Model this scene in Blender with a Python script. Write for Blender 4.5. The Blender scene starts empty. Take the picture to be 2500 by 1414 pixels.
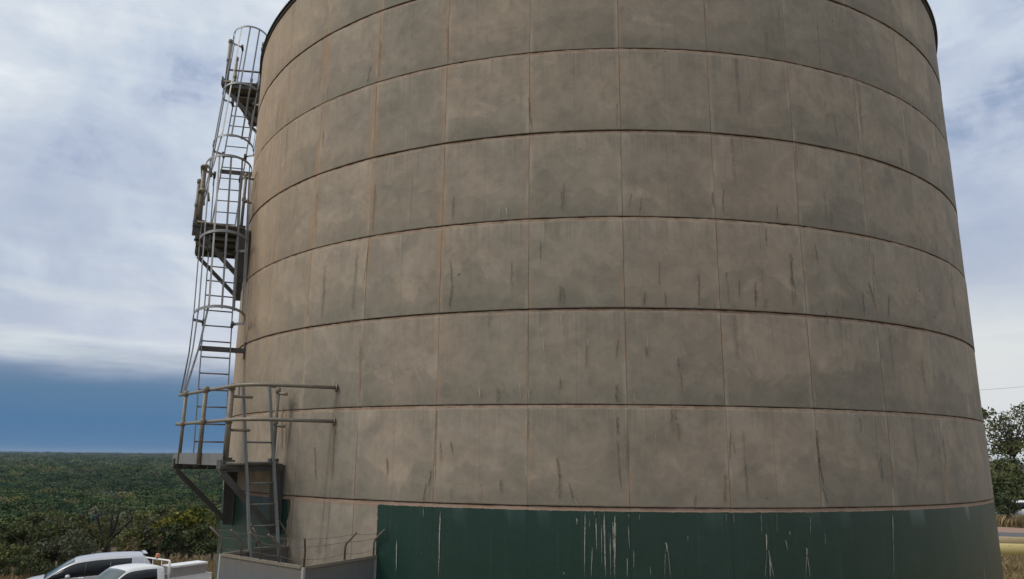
import bpy, bmesh, math, random
import numpy as np
from mathutils import Vector, Matrix
random.seed(7); rng = np.random.default_rng(7)
sc = bpy.context.scene
PI = math.pi
R_ = math.radians
# ------------------------------------------------------------------ camera
CZ = 4.3
cam_d = bpy.data.cameras.new('camera'); cam = bpy.data.objects.new('camera', cam_d)
sc.collection.objects.link(cam); sc.camera = cam
cam_d.sensor_width = 36.0; cam_d.lens = 1803.82 / 2500 * 36.0
cam_d.clip_start = 0.1; cam_d.clip_end = 20000
cam.location = (0, 0, CZ)
cam.rotation_euler = (Matrix.Rotation(R_(90 + 12.756), 4, 'X') @ Matrix.Rotation(R_(0.613), 4, 'Z')).to_euler()
# ------------------------------------------------------------------ exposure
sc.view_settings.view_transform = 'Standard'; sc.view_settings.look = 'None'
sc.view_settings.exposure = 0.25; sc.view_settings.gamma = 1.0
SUN_EL, SUN_AZ = 48.0, -108.0         # degrees; azimuth from +Y, negative = left
# ------------------------------------------------------------------ node helper
class G:
    """small node-graph writer"""
    def __init__(s, nt): s.nt = nt; s.n = nt.nodes; s.l = nt.links
    def node(s, t, **k):
        n = s.n.new(t)
        for a, b in k.items(): setattr(n, a, b)
        return n
    def put(s, sock, v):
        if isinstance(v, bpy.types.NodeSocket): s.l.new(v, sock)
        elif v is not None:
            if isinstance(v, (tuple, list)) and len(v) == 3 and sock.type == 'RGBA': v = (*v, 1)
            sock.default_value = v
    def m(s, op, a, b=None, c=None, clamp=False):
        n = s.node('ShaderNodeMath', operation=op, use_clamp=clamp)
        for i, v in enumerate((a, b, c)):
            if v is not None: s.put(n.inputs[i], v)
        return n.outputs[0]
    def add(s, a, b): return s.m('ADD', a, b)
    def sub(s, a, b): return s.m('SUBTRACT', a, b)
    def mul(s, a, b): return s.m('MULTIPLY', a, b)
    def ss(s, x, a, b, lo=0.0, hi=1.0):
        n = s.node('ShaderNodeMapRange', interpolation_type='SMOOTHSTEP')
        for i, v in enumerate((x, a, b, lo, hi)): s.put(n.inputs[i], v)
        return n.outputs[0]
    def mix(s, f, a, b, blend='MIX'):
        n = s.node('ShaderNodeMix', data_type='RGBA', blend_type=blend)
        s.put(n.inputs[0], f); s.put(n.inputs[6], a); s.put(n.inputs[7], b)
        return n.outputs[2]
    def noise(s, v, scale, detail=3, rough=0.5, dist=0.0, out=0):
        n = s.node('ShaderNodeTexNoise'); s.put(n.inputs['Vector'], v)
        n.inputs['Scale'].default_value = scale; n.inputs['Detail'].default_value = detail
        n.inputs['Roughness'].default_value = rough; n.inputs['Distortion'].default_value = dist
        return n.outputs[out]
    def xyz(s, x=0.0, y=0.0, z=0.0):
        n = s.node('ShaderNodeCombineXYZ')
        for i, v in enumerate((x, y, z)): s.put(n.inputs[i], v)
        return n.outputs[0]
    def sep(s, v):
        n = s.node('ShaderNodeSeparateXYZ'); s.put(n.inputs[0], v); return n.outputs
    def ramp(s, f, stops):
        n = s.node('ShaderNodeValToRGB'); cr = n.color_ramp
        while len(cr.elements) < len(stops): cr.elements.new(0.5)
        for e, (p, c) in zip(cr.elements, stops): e.position = p; e.color = (*c, 1)
        s.put(n.inputs[0], f); return n.outputs[0]
    def bump(s, h, strength=0.3, dist=0.01, normal=None):
        n = s.node('ShaderNodeBump'); n.inputs['Strength'].default_value = strength
        n.inputs['Distance'].default_value = dist; s.put(n.inputs['Height'], h)
        if normal is not None: s.put(n.inputs['Normal'], normal)
        return n.outputs[0]
# ------------------------------------------------------------------ world: physical sky with a broken cloud deck and a far storm
w = bpy.data.worlds.new('World'); sc.world = w; w.use_nodes = True
g = G(w.node_tree); w.node_tree.nodes.clear()
tc = g.node('ShaderNodeTexCoord').outputs['Generated']
sky = g.node('ShaderNodeTexSky', sky_type='NISHITA'); sky.sun_disc = False
sky.sun_elevation = R_(SUN_EL); sky.sun_rotation = R_(SUN_AZ); sky.altitude = 300
sx, sy, sz = g.sep(tc)
elev = g.m('ARCSINE', sz)                                   # radians
azi = g.m('ARCTAN2', sx, sy)                                # 0 straight ahead, + right
den = g.add(g.m('MAXIMUM', sz, 0.0), 0.16)
cp = g.xyz(g.m('DIVIDE', sx, den), g.m('DIVIDE', sy, den), 0.0)
n1 = g.noise(cp, 0.75, 7, 0.52, 0.2)
d3 = g.xyz(sx, sy, g.mul(sz, 1.55))
n2 = g.noise(d3, 2.6, 8, 0.55, 0.35)
n4 = g.noise(d3, 8.0, 7, 0.60, 0.5)
n3 = g.noise(g.xyz(sx, sy, g.mul(sz, 7.0)), 3.0, 6, 0.55, 0.5)
cl = g.add(g.add(g.mul(n1, 0.22), g.mul(n2, 0.46)), g.add(g.mul(n4, 0.17), g.mul(n3, 0.15)))
cloud = g.ramp(cl, [(0.38, (0.29, 0.36, 0.49)), (0.43, (0.385, 0.445, 0.565)), (0.475, (0.47, 0.535, 0.63)), (0.52, (0.57, 0.62, 0.68)), (0.59, (0.75, 0.775, 0.80))])
# elevation trend: lavender-grey shelf low down, a pale band just above the storm
low = g.mul(g.ss(elev, 0.46, 0.22), g.ss(n2, 0.62, 0.42))
cloud = g.mix(g.mul(low, 0.55), cloud, (0.375, 0.425, 0.53))
bn = g.add(elev, g.mul(g.sub(n3, 0.5), 0.12))
band = g.mul(g.ss(bn, 0.090, 0.125), g.ss(bn, 0.22, 0.155))
bandr = g.mul(g.ss(bn, 0.27, 0.08), g.ss(azi, 0.2, 0.5))
cloud = g.mix(g.mul(g.ss(elev, 0.24, 0.13), 0.55), cloud, (0.36, 0.41, 0.53))
cloud = g.mix(g.mul(g.mul(band, g.ss(n3, 0.42, 0.62)), 0.85), cloud, (0.58, 0.63, 0.65))
cloud = g.mix(g.mul(bandr, 0.85), cloud, (0.63, 0.645, 0.64))
hi = g.ss(sz, 0.62, 0.95)
cloud = g.mix(hi, cloud, (0.86, 0.86, 0.88))                # brighter veil overhead
# clear gaps show the physical sky
gap = g.mul(g.ss(cl, 0.45, 0.38), g.ss(elev, 0.25, 0.40))
veil = g.mul(cloud, 1.0) if False else cloud
tm = g.node('ShaderNodeVectorMath', operation='SCALE'); g.put(tm.inputs[0], veil); tm.inputs[3].default_value = 10.0
mixc = g.mix(g.mul(gap, 0.55), tm.outputs[0], sky.outputs[0])
# storm bank towards the left horizon
se = g.add(elev, g.mul(g.sub(g.noise(g.xyz(sx, sy, g.mul(sz, 8.0)), 4.0, 6, 0.6), 0.5), 0.055))
storm = g.mul(g.ss(se, 0.126, 0.076), g.ss(azi, 0.30, -0.15))
scol = g.ramp(g.m('MULTIPLY', elev, 8.0), [(0.0, (0.074, 0.165, 0.300)), (0.30, (0.070, 0.158, 0.290)), (0.58, (0.095, 0.178, 0.290)), (0.88, (0.165, 0.225, 0.330))])
ts = g.node('ShaderNodeVectorMath', operation='SCALE'); g.put(ts.inputs[0], scol); ts.inputs[3].default_value = 10.0
mixc = g.mix(storm, mixc, ts.outputs[0])
# the sky behind the photographer is a duller, thicker deck
back = g.ss(sy, 0.0, -0.5)
mixc = g.mix(g.mul(back, 0.35), mixc, (3.6, 3.7, 3.9))
gr = g.ss(sz, 0.0, -0.03)
mixc = g.mix(gr, mixc, (0.6, 0.62, 0.5))
bg = g.node('ShaderNodeBackground'); g.put(bg.inputs[0], mixc); bg.inputs[1].default_value = 0.1
g.l.new(bg.outputs[0], g.node('ShaderNodeOutputWorld').inputs[0])
# ------------------------------------------------------------------ sun, veiled
sd = bpy.data.lights.new('sun', 'SUN'); sun = bpy.data.objects.new('sun', sd); sc.collection.objects.link(sun)
sd.energy = 1.5; sd.angle = R_(24); sd.color = (1.0, 0.93, 0.82)
_d = Vector((math.sin(R_(SUN_AZ)) * math.cos(R_(SUN_EL)), math.cos(R_(SUN_AZ)) * math.cos(R_(SUN_EL)), math.sin(R_(SUN_EL))))
sun.rotation_euler = _d.to_track_quat('Z', 'Y').to_euler()
# ------------------------------------------------------------------ mesh helpers
def new_mesh(name, verts, faces, mats, parent=None, smooth=False, fm=None, uvs=None, sharp=None):
    me = bpy.data.meshes.new(name); me.from_pydata([tuple(v) for v in verts], [], faces)
    for m in (mats if isinstance(mats, (list, tuple)) else [mats]): me.materials.append(m)
    if fm is not None: me.polygons.foreach_set('material_index', np.array(fm, dtype=np.int32))
    if smooth: me.polygons.foreach_set('use_smooth', [True] * len(me.polygons))
    if uvs is not None:
        uv = me.uv_layers.new(name='UVMap'); li = np.zeros(len(me.loops), dtype=np.int32)
        me.loops.foreach_get('vertex_index', li)
        uv.data.foreach_set('uv', np.array(uvs, dtype=np.float32)[li].ravel())
    me.update()
    if smooth and sharp: me.set_sharp_from_angle(angle=R_(sharp))
    ob = bpy.data.objects.new(name, me); sc.collection.objects.link(ob)
    if parent is not None: ob.parent = parent
    return ob
class MB:
    """collects shapes for ONE mesh object"""
    def __init__(s): s.v = []; s.f = []; s.s = []
    def box(s, c, ax, ay, az, sm=False):
        c, ax, ay, az = map(lambda q: np.array(q, float), (c, ax, ay, az)); b = len(s.v)
        for i in (-1, 1):
            for j in (-1, 1):
                for k in (-1, 1): s.v.append(c + ax * i + ay * j + az * k)
        for f in ((0, 1, 3, 2), (4, 6, 7, 5), (0, 4, 5, 1), (2, 3, 7, 6), (0, 2, 6, 4), (1, 5, 7, 3)): s.f.append([b + q for q in f]); s.s.append(False)
    def bar(s, p, q, w, t, up=(0, 0, 1)):
        """rectangular bar from p to q, width w along 'up'-ish, thickness t"""
        p, q, up = (np.array(x, float) for x in (p, q, up)); d = q - p; L = np.linalg.norm(d); d /= L
        u = up - d * (up @ d)
        if np.linalg.norm(u) < 1e-5: u = np.array((1.0, 0, 0)) - d * d[0]
        u /= np.linalg.norm(u); v = np.cross(d, u)
        s.box((p + q) / 2, d * L / 2, u * w / 2, v * t / 2)
    def tube(s, pts, rad, n=8, cap=True, closed=False):
        pts = [np.array(p, float) for p in pts]; m = len(pts)
        rad = [rad] * m if np.isscalar(rad) else rad; b = len(s.v); prev = None
        for i, p in enumerate(pts):
            if closed: d = pts[(i + 1) % m] - pts[i - 1]
            else: d = pts[min(i + 1, m - 1)] - pts[max(i - 1, 0)]
            d = d / (np.linalg.norm(d) + 1e-12)
            if prev is None:
                a = np.array((0, 0, 1.0)) if abs(d[2]) < 0.9 else np.array((1.0, 0, 0)); u = np.cross(d, a)
            else: u = prev - d * (prev @ d)
            u /= np.linalg.norm(u); prev = u; v = np.cross(d, u)
            for k in range(n):
                a = 2 * PI * k / n; s.v.append(p + (u * math.cos(a) + v * math.sin(a)) * rad[i])
        for i in range(m if closed else m - 1):
            i2 = (i + 1) % m
            for k in range(n):
                k2 = (k + 1) % n; s.f.append([b + i * n + k, b + i * n + k2, b + i2 * n + k2, b + i2 * n + k]); s.s.append(True)
        if cap and not closed:
            s.f.append([b + k for k in range(n)][::-1]); s.s.append(False)
            s.f.append([b + (m - 1) * n + k for k in range(n)]); s.s.append(False)
    def strip(s, pts, side, w, t):
        """flat bar following pts; side[i] = unit width direction, thickness across"""
        b = len(s.v); m = len(pts); pts = [np.array(p, float) for p in pts]
        for i, p in enumerate(pts):
            d = pts[min(i + 1, m - 1)] - pts[max(i - 1, 0)]; d /= np.linalg.norm(d)
            u = np.array(side[i] if isinstance(side, list) else side, float); v = np.cross(d, u); v /= np.linalg.norm(v)
            for a, c in ((-1, -1), (1, -1), (1, 1), (-1, 1)): s.v.append(p + u * a * w / 2 + v * c * t / 2)
        for i in range(m - 1):
            for k in range(4):
                k2 = (k + 1) % 4; s.f.append([b + i * 4 + k, b + i * 4 + k2, b + i * 4 + 4 + k2, b + i * 4 + 4 + k]); s.s.append(False)
        s.f.append([b + 3, b + 2, b + 1, b]); s.s.append(False); s.f.append([b + (m - 1) * 4 + k for k in range(4)]); s.s.append(False)
    def poly(s, pts, h):
        """prism: polygon pts extruded by vector h"""
        b = len(s.v); n = len(pts); h = np.array(h, float)
        for p in pts: s.v.append(np.array(p, float))
        for p in pts: s.v.append(np.array(p, float) + h)
        s.f.append([b + k for k in range(n)][::-1]); s.s.append(False); s.f.append([b + n + k for k in range(n)]); s.s.append(False)
        for k in range(n): k2 = (k + 1) % n; s.f.append([b + k, b + k2, b + n + k2, b + n + k]); s.s.append(False)
    def lathe(s, o, ax, prof, n=24):
        """prof = [(dist along axis, radius)]"""
        o = np.array(o, float); ax = np.array(ax, float); ax /= np.linalg.norm(ax)
        a = np.array((0, 0, 1.0)) if abs(ax[2]) < 0.9 else np.array((1.0, 0, 0)); u = np.cross(ax, a); u /= np.linalg.norm(u); v = np.cross(ax, u); b = len(s.v)
        for (d, r) in prof:
            for k in range(n):
                t = 2 * PI * k / n; s.v.append(o + ax * d + (u * math.cos(t) + v * math.sin(t)) * r)
        for i in range(len(prof) - 1):
            for k in range(n):
                k2 = (k + 1) % n; s.f.append([b + i * n + k, b + i * n + k2, b + i * n + n + k2, b + i * n + n + k]); s.s.append(True)
    def build(s, name, mat, parent=None, bevel=0):
        ob = new_mesh(name, s.v, s.f, mat, parent)
        ob.data.polygons.foreach_set('use_smooth', s.s)
        bm = bmesh.new(); bm.from_mesh(ob.data); bmesh.ops.recalc_face_normals(bm, faces=bm.faces); bm.to_mesh(ob.data); bm.free()
        if bevel:
            m = ob.modifiers.new('bevel', 'BEVEL'); m.width = bevel; m.segments = 2; m.limit_method = 'ANGLE'; m.angle_limit = R_(40)
        return ob
def empty(name, loc=(0, 0, 0), rz=0):
    o = bpy.data.objects.new(name, None); sc.collection.objects.link(o); o.location = loc; o.rotation_euler = (0, 0, rz); o.empty_display_size = 0.2
    return o
def tag(o, label=None, cat=None, group=None, kind=None):
    if label: o['label'] = label
    if cat: o['category'] = cat
    if group: o['group'] = group
    if kind: o['kind'] = kind
    return o
def mat(name):
    m = bpy.data.materials.new(name); m.use_nodes = True; m.node_tree.nodes.clear(); g = G(m.node_tree)
    b = g.node('ShaderNodeBsdfPrincipled'); o = g.node('ShaderNodeOutputMaterial'); g.l.new(b.outputs[0], o.inputs[0])
    return m, g, b
def worn(name, col, rough=0.5, metal=0.0, var=0.15, rust=0.0, scale=6.0, bump=0.1, rustcol=(0.12, 0.05, 0.025)):
    m, g, b = mat(name); oc = g.node('ShaderNodeTexCoord').outputs['Object']
    n = g.noise(oc, scale, 5, 0.6); n2 = g.noise(oc, scale * 5, 4, 0.6)
    c = g.mix(n, tuple(x * (1 - var) for x in col), tuple(min(1, x * (1 + var)) for x in col))
    if rust: c = g.mix(g.mul(g.ss(n2, 0.62 - 0.2 * rust, 0.75 - 0.15 * rust), 0.9), c, rustcol)
    g.put(b.inputs['Base Color'], c); b.inputs['Metallic'].default_value = metal
    g.put(b.inputs['Roughness'], g.add(g.mul(n2, 0.2), rough - 0.1))
    if bump: g.put(b.inputs['Normal'], g.bump(n2, bump, 0.004))
    return m
# ------------------------------------------------------------------ tank geometry (polar about its axis)
CX, CY = 1.68689, 16.39401; TR = 7.33628; A0 = R_(-95.8749); Z0 = 3.7332; LIFT = 1.2; PAN = 9.474; PAN0 = 5.75
def pol(th, r, z):
    a = A0 - R_(th); return np.array((CX + r * math.cos(a), CY + r * math.sin(a), z))
def radial(th): a = A0 - R_(th); return np.array((math.cos(a), math.sin(a), 0.0))
def tang(th): a = A0 - R_(th); return np.array((math.sin(a), -math.cos(a), 0.0))     # towards growing th
# ------------------------------------------------------------------ concrete with the painted band
def concrete():
    m, g, b = mat('concrete_wall'); uvn = g.node('ShaderNodeUVMap'); uvn.uv_map = 'UVMap'
    oc = g.node('ShaderNodeTexCoord').outputs['Object']; u, v, _ = g.sep(uvn.outputs[0])
    fu = g.m('FRACT', u); fv = g.m('FRACT', v); iu = g.m('FLOOR', u); iv = g.m('FLOOR', v)
    big = g.noise(oc, 0.42, 5, 0.55, 0.3); med = g.noise(oc, 1.7, 6, 0.6, 0.6); fin = g.noise(oc, 9.0, 6, 0.65); gr = g.noise(oc, 60.0, 3, 0.6)
    pu = g.node('ShaderNodeTexWhiteNoise', noise_dimensions='2D'); g.put(pu.inputs['Vector'], g.xyz(iu, iv, 0))
    pv = pu.outputs[0]; pcol = g.sep(pu.outputs[1])
    # each lift's clouding differs: offset the field by panel
    loc = g.node('ShaderNodeVectorMath', operation='ADD'); g.put(loc.inputs[0], oc); g.put(loc.inputs[1], g.xyz(g.mul(pv, 7.0), g.mul(pv, 3.0), g.mul(iv, 3.1)))
    pan = g.noise(loc.outputs[0], 0.95, 6, 0.58, 0.9)
    warm = g.ss(g.add(g.mul(big, 0.7), g.mul(pan, 0.3)), 0.42, 0.60)
    c = g.mix(warm, (0.308, 0.272, 0.220), (0.345, 0.291, 0.230))
    c = g.mix(1.0, c, g.ramp(pan, [(0.30, (0.88, 0.88, 0.87)), (0.47, (0.97, 0.97, 0.97)), (0.60, (1.05, 1.045, 1.04)), (0.72, (1.16, 1.15, 1.13))]), 'MULTIPLY')
    m4 = g.noise(loc.outputs[0], 5.0, 8, 0.68, 0.5)
    c = g.mix(1.0, c, g.ramp(m4, [(0.34, (0.87, 0.87, 0.865)), (0.5, (1.0, 1.0, 1.0)), (0.66, (1.12, 1.105, 1.09))]), 'MULTIPLY')
    # hard-edged damp shapes
    blot = g.ss(g.noise(loc.outputs[0], 1.5, 7, 0.62, 1.4), 0.52, 0.545)
    c = g.mix(g.mul(blot, 0.13), c, (0.13, 0.125, 0.105))
    blot2 = g.ss(g.noise(loc.outputs[0], 1.9, 8, 0.72, 0.6), 0.565, 0.59)
    c = g.mix(g.mul(blot2, 0.16), c, (0.40, 0.375, 0.33))
    tide2 = g.ss(g.add(fv, g.mul(g.sub(pan, 0.5), 1.6)), 0.40, 0.385)
    c = g.mix(g.mul(g.mul(tide2, g.ss(pv, 0.25, 0.5)), 0.20), c, (0.13, 0.13, 0.108))
    c = g.mix(1.0, c, g.ramp(pv, [(0.0, (0.93, 0.93, 0.925)), (1.0, (1.06, 1.055, 1.05))]), 'MULTIPLY')
    # foot of each lift: dark damp tide with ragged top
    tide = g.ss(g.add(fv, g.mul(g.sub(med, 0.5), 0.55)), 0.22, 0.06)
    c = g.mix(g.mul(tide, 0.26), c, (0.125, 0.130, 0.105))
    # head of each lift: fine runs hanging from the joint
    st = g.noise(g.xyz(g.mul(u, 16.0), g.mul(v, 0.35), iv), 2.4, 3, 0.6)
    st2 = g.noise(g.xyz(g.mul(u, 5.0), g.mul(v, 0.25), iv), 3.0, 4, 0.55)
    hang = g.ss(g.add(fv, g.mul(g.sub(st2, 0.5), 0.9)), 0.55, 0.95)
    c = g.mix(g.mul(g.mul(hang, g.ss(st, 0.52, 0.68)), 0.34), c, (0.40, 0.37, 0.315))
    c = g.mix(g.mul(g.mul(hang, g.ss(st, 0.47, 0.34)), 0.16), c, (0.13, 0.12, 0.10))
    c = g.mix(g.mul(g.ss(st2, 0.50, 0.78), 0.16), c, (0.15, 0.135, 0.11))
    # orange dust washed down the flank that faces the weather
    dust = g.mul(g.ss(g.add(u, g.mul(g.sub(st2, 0.5), 3.0)), 2.0, 5.6), g.ss(g.add(v, g.mul(med, 2.0)), -0.5, 4.5))
    c = g.mix(g.mul(dust, g.add(0.22, g.mul(g.ss(st, 0.40, 0.65), 0.42))), c, (0.52, 0.345, 0.20))
    # vertical form joints, wavering and broken
    jd = g.mul(g.m('ABSOLUTE', g.sub(g.m('FRACT', g.add(u, 0.5)), 0.5)), 1.213)
    wob = g.noise(g.xyz(u, g.mul(v, 3.0), 0.0), 6.0, 4, 0.7)
    jw = g.add(jd, g.mul(g.sub(wob, 0.5), 0.012))
    jl = g.mul(g.ss(jw, 0.0075, 0.002), g.ss(g.noise(g.xyz(iu, v, 3.0), 0.9, 3, 0.6), 0.36, 0.58, 0.25, 1.0))
    jhalo = g.mul(g.ss(jd, 0.075, 0.012), g.ss(g.noise(g.xyz(g.mul(u, 3.0), v, iu), 2.3, 4, 0.6), 0.42, 0.62))
    hcol = g.mix(g.ss(g.noise(g.xyz(iu, v, 0.0), 1.3, 2), 0.45, 0.55), (0.46, 0.40, 0.325), (0.38, 0.25, 0.16))
    c = g.mix(g.mul(jhalo, 0.5), c, hcol)
    jr = g.mul(g.mul(g.ss(jd, 0.13, 0.0), g.ss(st2, 0.40, 0.62)), g.mul(g.ss(u, -1.0, 2.5), g.ss(v, 0.0, 4.0)))
    c = g.mix(g.mul(jr, 0.6), c, (0.42, 0.255, 0.13))
    c = g.mix(g.mul(jl, g.ss(wob, 0.25, 0.5, 0.2, 0.68)), c, (0.075, 0.052, 0.036))
    half = g.mul(g.m('ABSOLUTE', g.sub(fu, 0.5)), 1.213)
    c = g.mix(g.mul(g.mul(g.ss(half, 0.008, 0.002), g.ss(pcol[1], 0.45, 0.6)), g.mul(wob, 0.5)), c, (0.12, 0.095, 0.07))
    # horizontal joint: brown dirt in the groove, pale lip under it, dark fuzz above it
    rd = g.add(g.mul(g.m('MINIMUM', fv, 1.0), LIFT), g.mul(g.sub(fin, 0.5), 0.02))
    c = g.mix(g.mul(g.ss(rd, 0.024, 0.004), g.ss(med, 0.36, 0.6, 0.2, 0.75)), c, (0.11, 0.08, 0.055))
    rt = g.mul(g.sub(1.0, fv), LIFT)
    c = g.mix(g.mul(g.mul(g.ss(rt, 0.036, 0.047), g.ss(rt, 0.075, 0.050)), g.ss(fin, 0.38, 0.6, 0.05, 0.45)), c, (0.45, 0.36, 0.28))
    ledge = g.ss(rt, 0.046, 0.036)
    c = g.mix(g.mul(ledge, g.ss(med, 0.36, 0.62, 0.55, 0.95)), c, g.mix(g.ss(m4, 0.4, 0.6), (0.22, 0.145, 0.095), (0.31, 0.225, 0.165)))
    c = g.mix(g.mul(g.ss(rt, 0.012, 0.004), 0.8), c, (0.07, 0.05, 0.035))
    # bug holes
    vo = g.node('ShaderNodeTexVoronoi'); g.put(vo.inputs['Vector'], oc); vo.inputs['Scale'].default_value = 2.6
    hole = g.mul(g.ss(vo.outputs['Distance'], 0.046, 0.028), g.ss(g.sep(vo.outputs['Color'])[0], 0.62, 0.66))
    vo2 = g.node('ShaderNodeTexVoronoi'); g.put(vo2.inputs['Vector'], oc); vo2.inputs['Scale'].default_value = 9.0
    hole2 = g.mul(g.ss(vo2.outputs['Distance'], 0.045, 0.02), g.ss(g.sep(vo2.outputs['Color'])[1], 0.86, 0.9))
    c = g.mix(g.mul(g.m('MAXIMUM', hole, g.mul(hole2, 0.7)), 0.8), c, (0.05, 0.04, 0.032))
    c = g.mix(g.mul(g.ss(gr, 0.3, 0.7), 0.16), c, g.mix(1.0, c, (0.72, 0.72, 0.72), 'MULTIPLY'))
    # green paint on the foot of the wall with a bare patch beside the ladder
    eu = g.mul(g.sub(g.noise(g.xyz(0.0, g.mul(v, 9.0), 0.0), 2.0, 5, 0.75), 0.5), 0.10)
    ut = g.add(u, eu)
    top = g.ss(g.add(v, g.mul(g.sub(g.noise(oc, 14.0, 4, 0.7), 0.5), 0.03)), -0.040, -0.044)
    right = g.ss(ut, 1.674, 1.668); left = g.ss(g.add(u, g.mul(g.sub(g.noise(g.xyz(0.0, g.mul(v, 1.6), 4.0), 1.5, 3), 0.5), 0.5)), 3.10, 3.11)
    paint = g.mul(top, g.m('MAXIMUM', right, left))
    chips = g.mul(g.ss(g.noise(oc, 22.0, 4, 0.7), 0.76, 0.80), 1.0)
    paint = g.mul(paint, g.sub(1.0, chips))
    pc = g.mix(g.noise(oc, 0.9, 5, 0.6), (0.0095, 0.036, 0.026), (0.016, 0.050, 0.038))
    pc = g.mix(g.mul(g.ss(st, 0.52, 0.75), 0.30), pc, (0.045, 0.085, 0.075))
    pc = g.mix(g.mul(g.ss(m4, 0.52, 0.70), 0.30), pc, (0.035, 0.075, 0.062))
    pc = g.mix(g.mul(g.ss(g.noise(g.xyz(g.mul(u, 1.2), g.mul(v, 26.0), 0.0), 2.0, 3, 0.5), 0.5, 0.7), 0.16), pc, (0.004, 0.022, 0.018))
    pc = g.mix(g.mul(jl, 0.7), pc, (0.004, 0.016, 0.013))
    c = g.mix(g.mul(g.mul(g.ss(v, -0.075, -0.05), g.ss(v, 0.0, -0.02)), 0.55), c, (0.30, 0.20, 0.15))
    c = g.mix(paint, c, pc)
    g.put(b.inputs['Base Color'], c)
    g.put(b.inputs['Roughness'], g.mix(paint, (0.88, 0.88, 0.88), (0.33, 0.33, 0.33)))
    g.put(b.inputs['Specular IOR Level'], g.add(0.3, g.mul(paint, 0.3)))
    h = g.add(g.add(g.mul(med, 0.5), g.mul(fin, 0.35)), g.mul(gr, 0.12)); h = g.sub(h, g.mul(jl, 0.7)); h = g.sub(h, g.mul(hole, 0.6))
    g.put(b.inputs['Normal'], g.bump(h, 0.35, 0.014))
    return m
M = {}
M['concrete'] = concrete()
M['galv'] = worn('galvanised_steel', (0.20, 0.205, 0.215), 0.5, 0.25, 0.25, 0.25, 5)
M['pipe_rail'] = worn('painted_handrail', (0.215, 0.195, 0.155), 0.55, 0.1, 0.25, 0.35, 8)
M['dark_steel'] = worn('dark_steel', (0.085, 0.085, 0.078), 0.6, 0.1, 0.3, 0.25, 6)
M['toe'] = worn('toe_board_steel', (0.20, 0.205, 0.20), 0.5, 0.2, 0.2, 0.2, 5)
M['deck'] = worn('deck_plate', (0.075, 0.080, 0.072), 0.65, 0.1, 0.3, 0.2, 9)
M['rooftin'] = worn('roof_sheeting', (0.10, 0.11, 0.12), 0.5, 0.3, 0.3, 0.3, 3)
M['wire'] = worn('old_wire', (0.13, 0.12, 0.105), 0.6, 0.3, 0.2, 0.6, 20, 0)
def streak_mat(name, col, dens, colb=None):
    m, g, b = mat(name); uvn = g.node('ShaderNodeUVMap'); uvn.uv_map = 'UVMap'; oc = g.node('ShaderNodeTexCoord').outputs['Object']
    u, v, _ = g.sep(uvn.outputs[0]); d = g.sub(1.0, g.m('ABSOLUTE', g.sub(g.mul(u, 2.0), 1.0)))
    n = g.noise(oc, 26.0, 5, 0.7); n2 = g.noise(oc, 6.0, 3, 0.6)
    a = g.ss(g.add(d, g.mul(g.sub(n, 0.5), 1.5)), 0.30, 0.80)
    a = g.mul(a, g.ss(v, 1.0, 0.75)); a = g.mul(a, g.ss(v, 0.0, 0.03)); a = g.mul(a, g.ss(n2, 0.30, 0.55, 0.35, dens))
    g.put(b.inputs['Base Color'], g.mix(n, col, colb or col)); b.inputs['Roughness'].default_value = 0.9
    g.put(b.inputs['Alpha'], a); return m
M['white_streak'] = streak_mat('mineral_salt', (0.52, 0.50, 0.45), 0.9, (0.30, 0.28, 0.24))
M['dark_streak'] = streak_mat('crack_damp', (0.085, 0.077, 0.062), 0.42, (0.13, 0.12, 0.10))
M['grey_streak'] = streak_mat('soft_grey_streak', (0.13, 0.125, 0.105), 0.16, (0.17, 0.155, 0.13))
M['rust_streak'] = streak_mat('rust_wash', (0.36, 0.20, 0.12), 0.55, (0.20, 0.14, 0.07))
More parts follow.
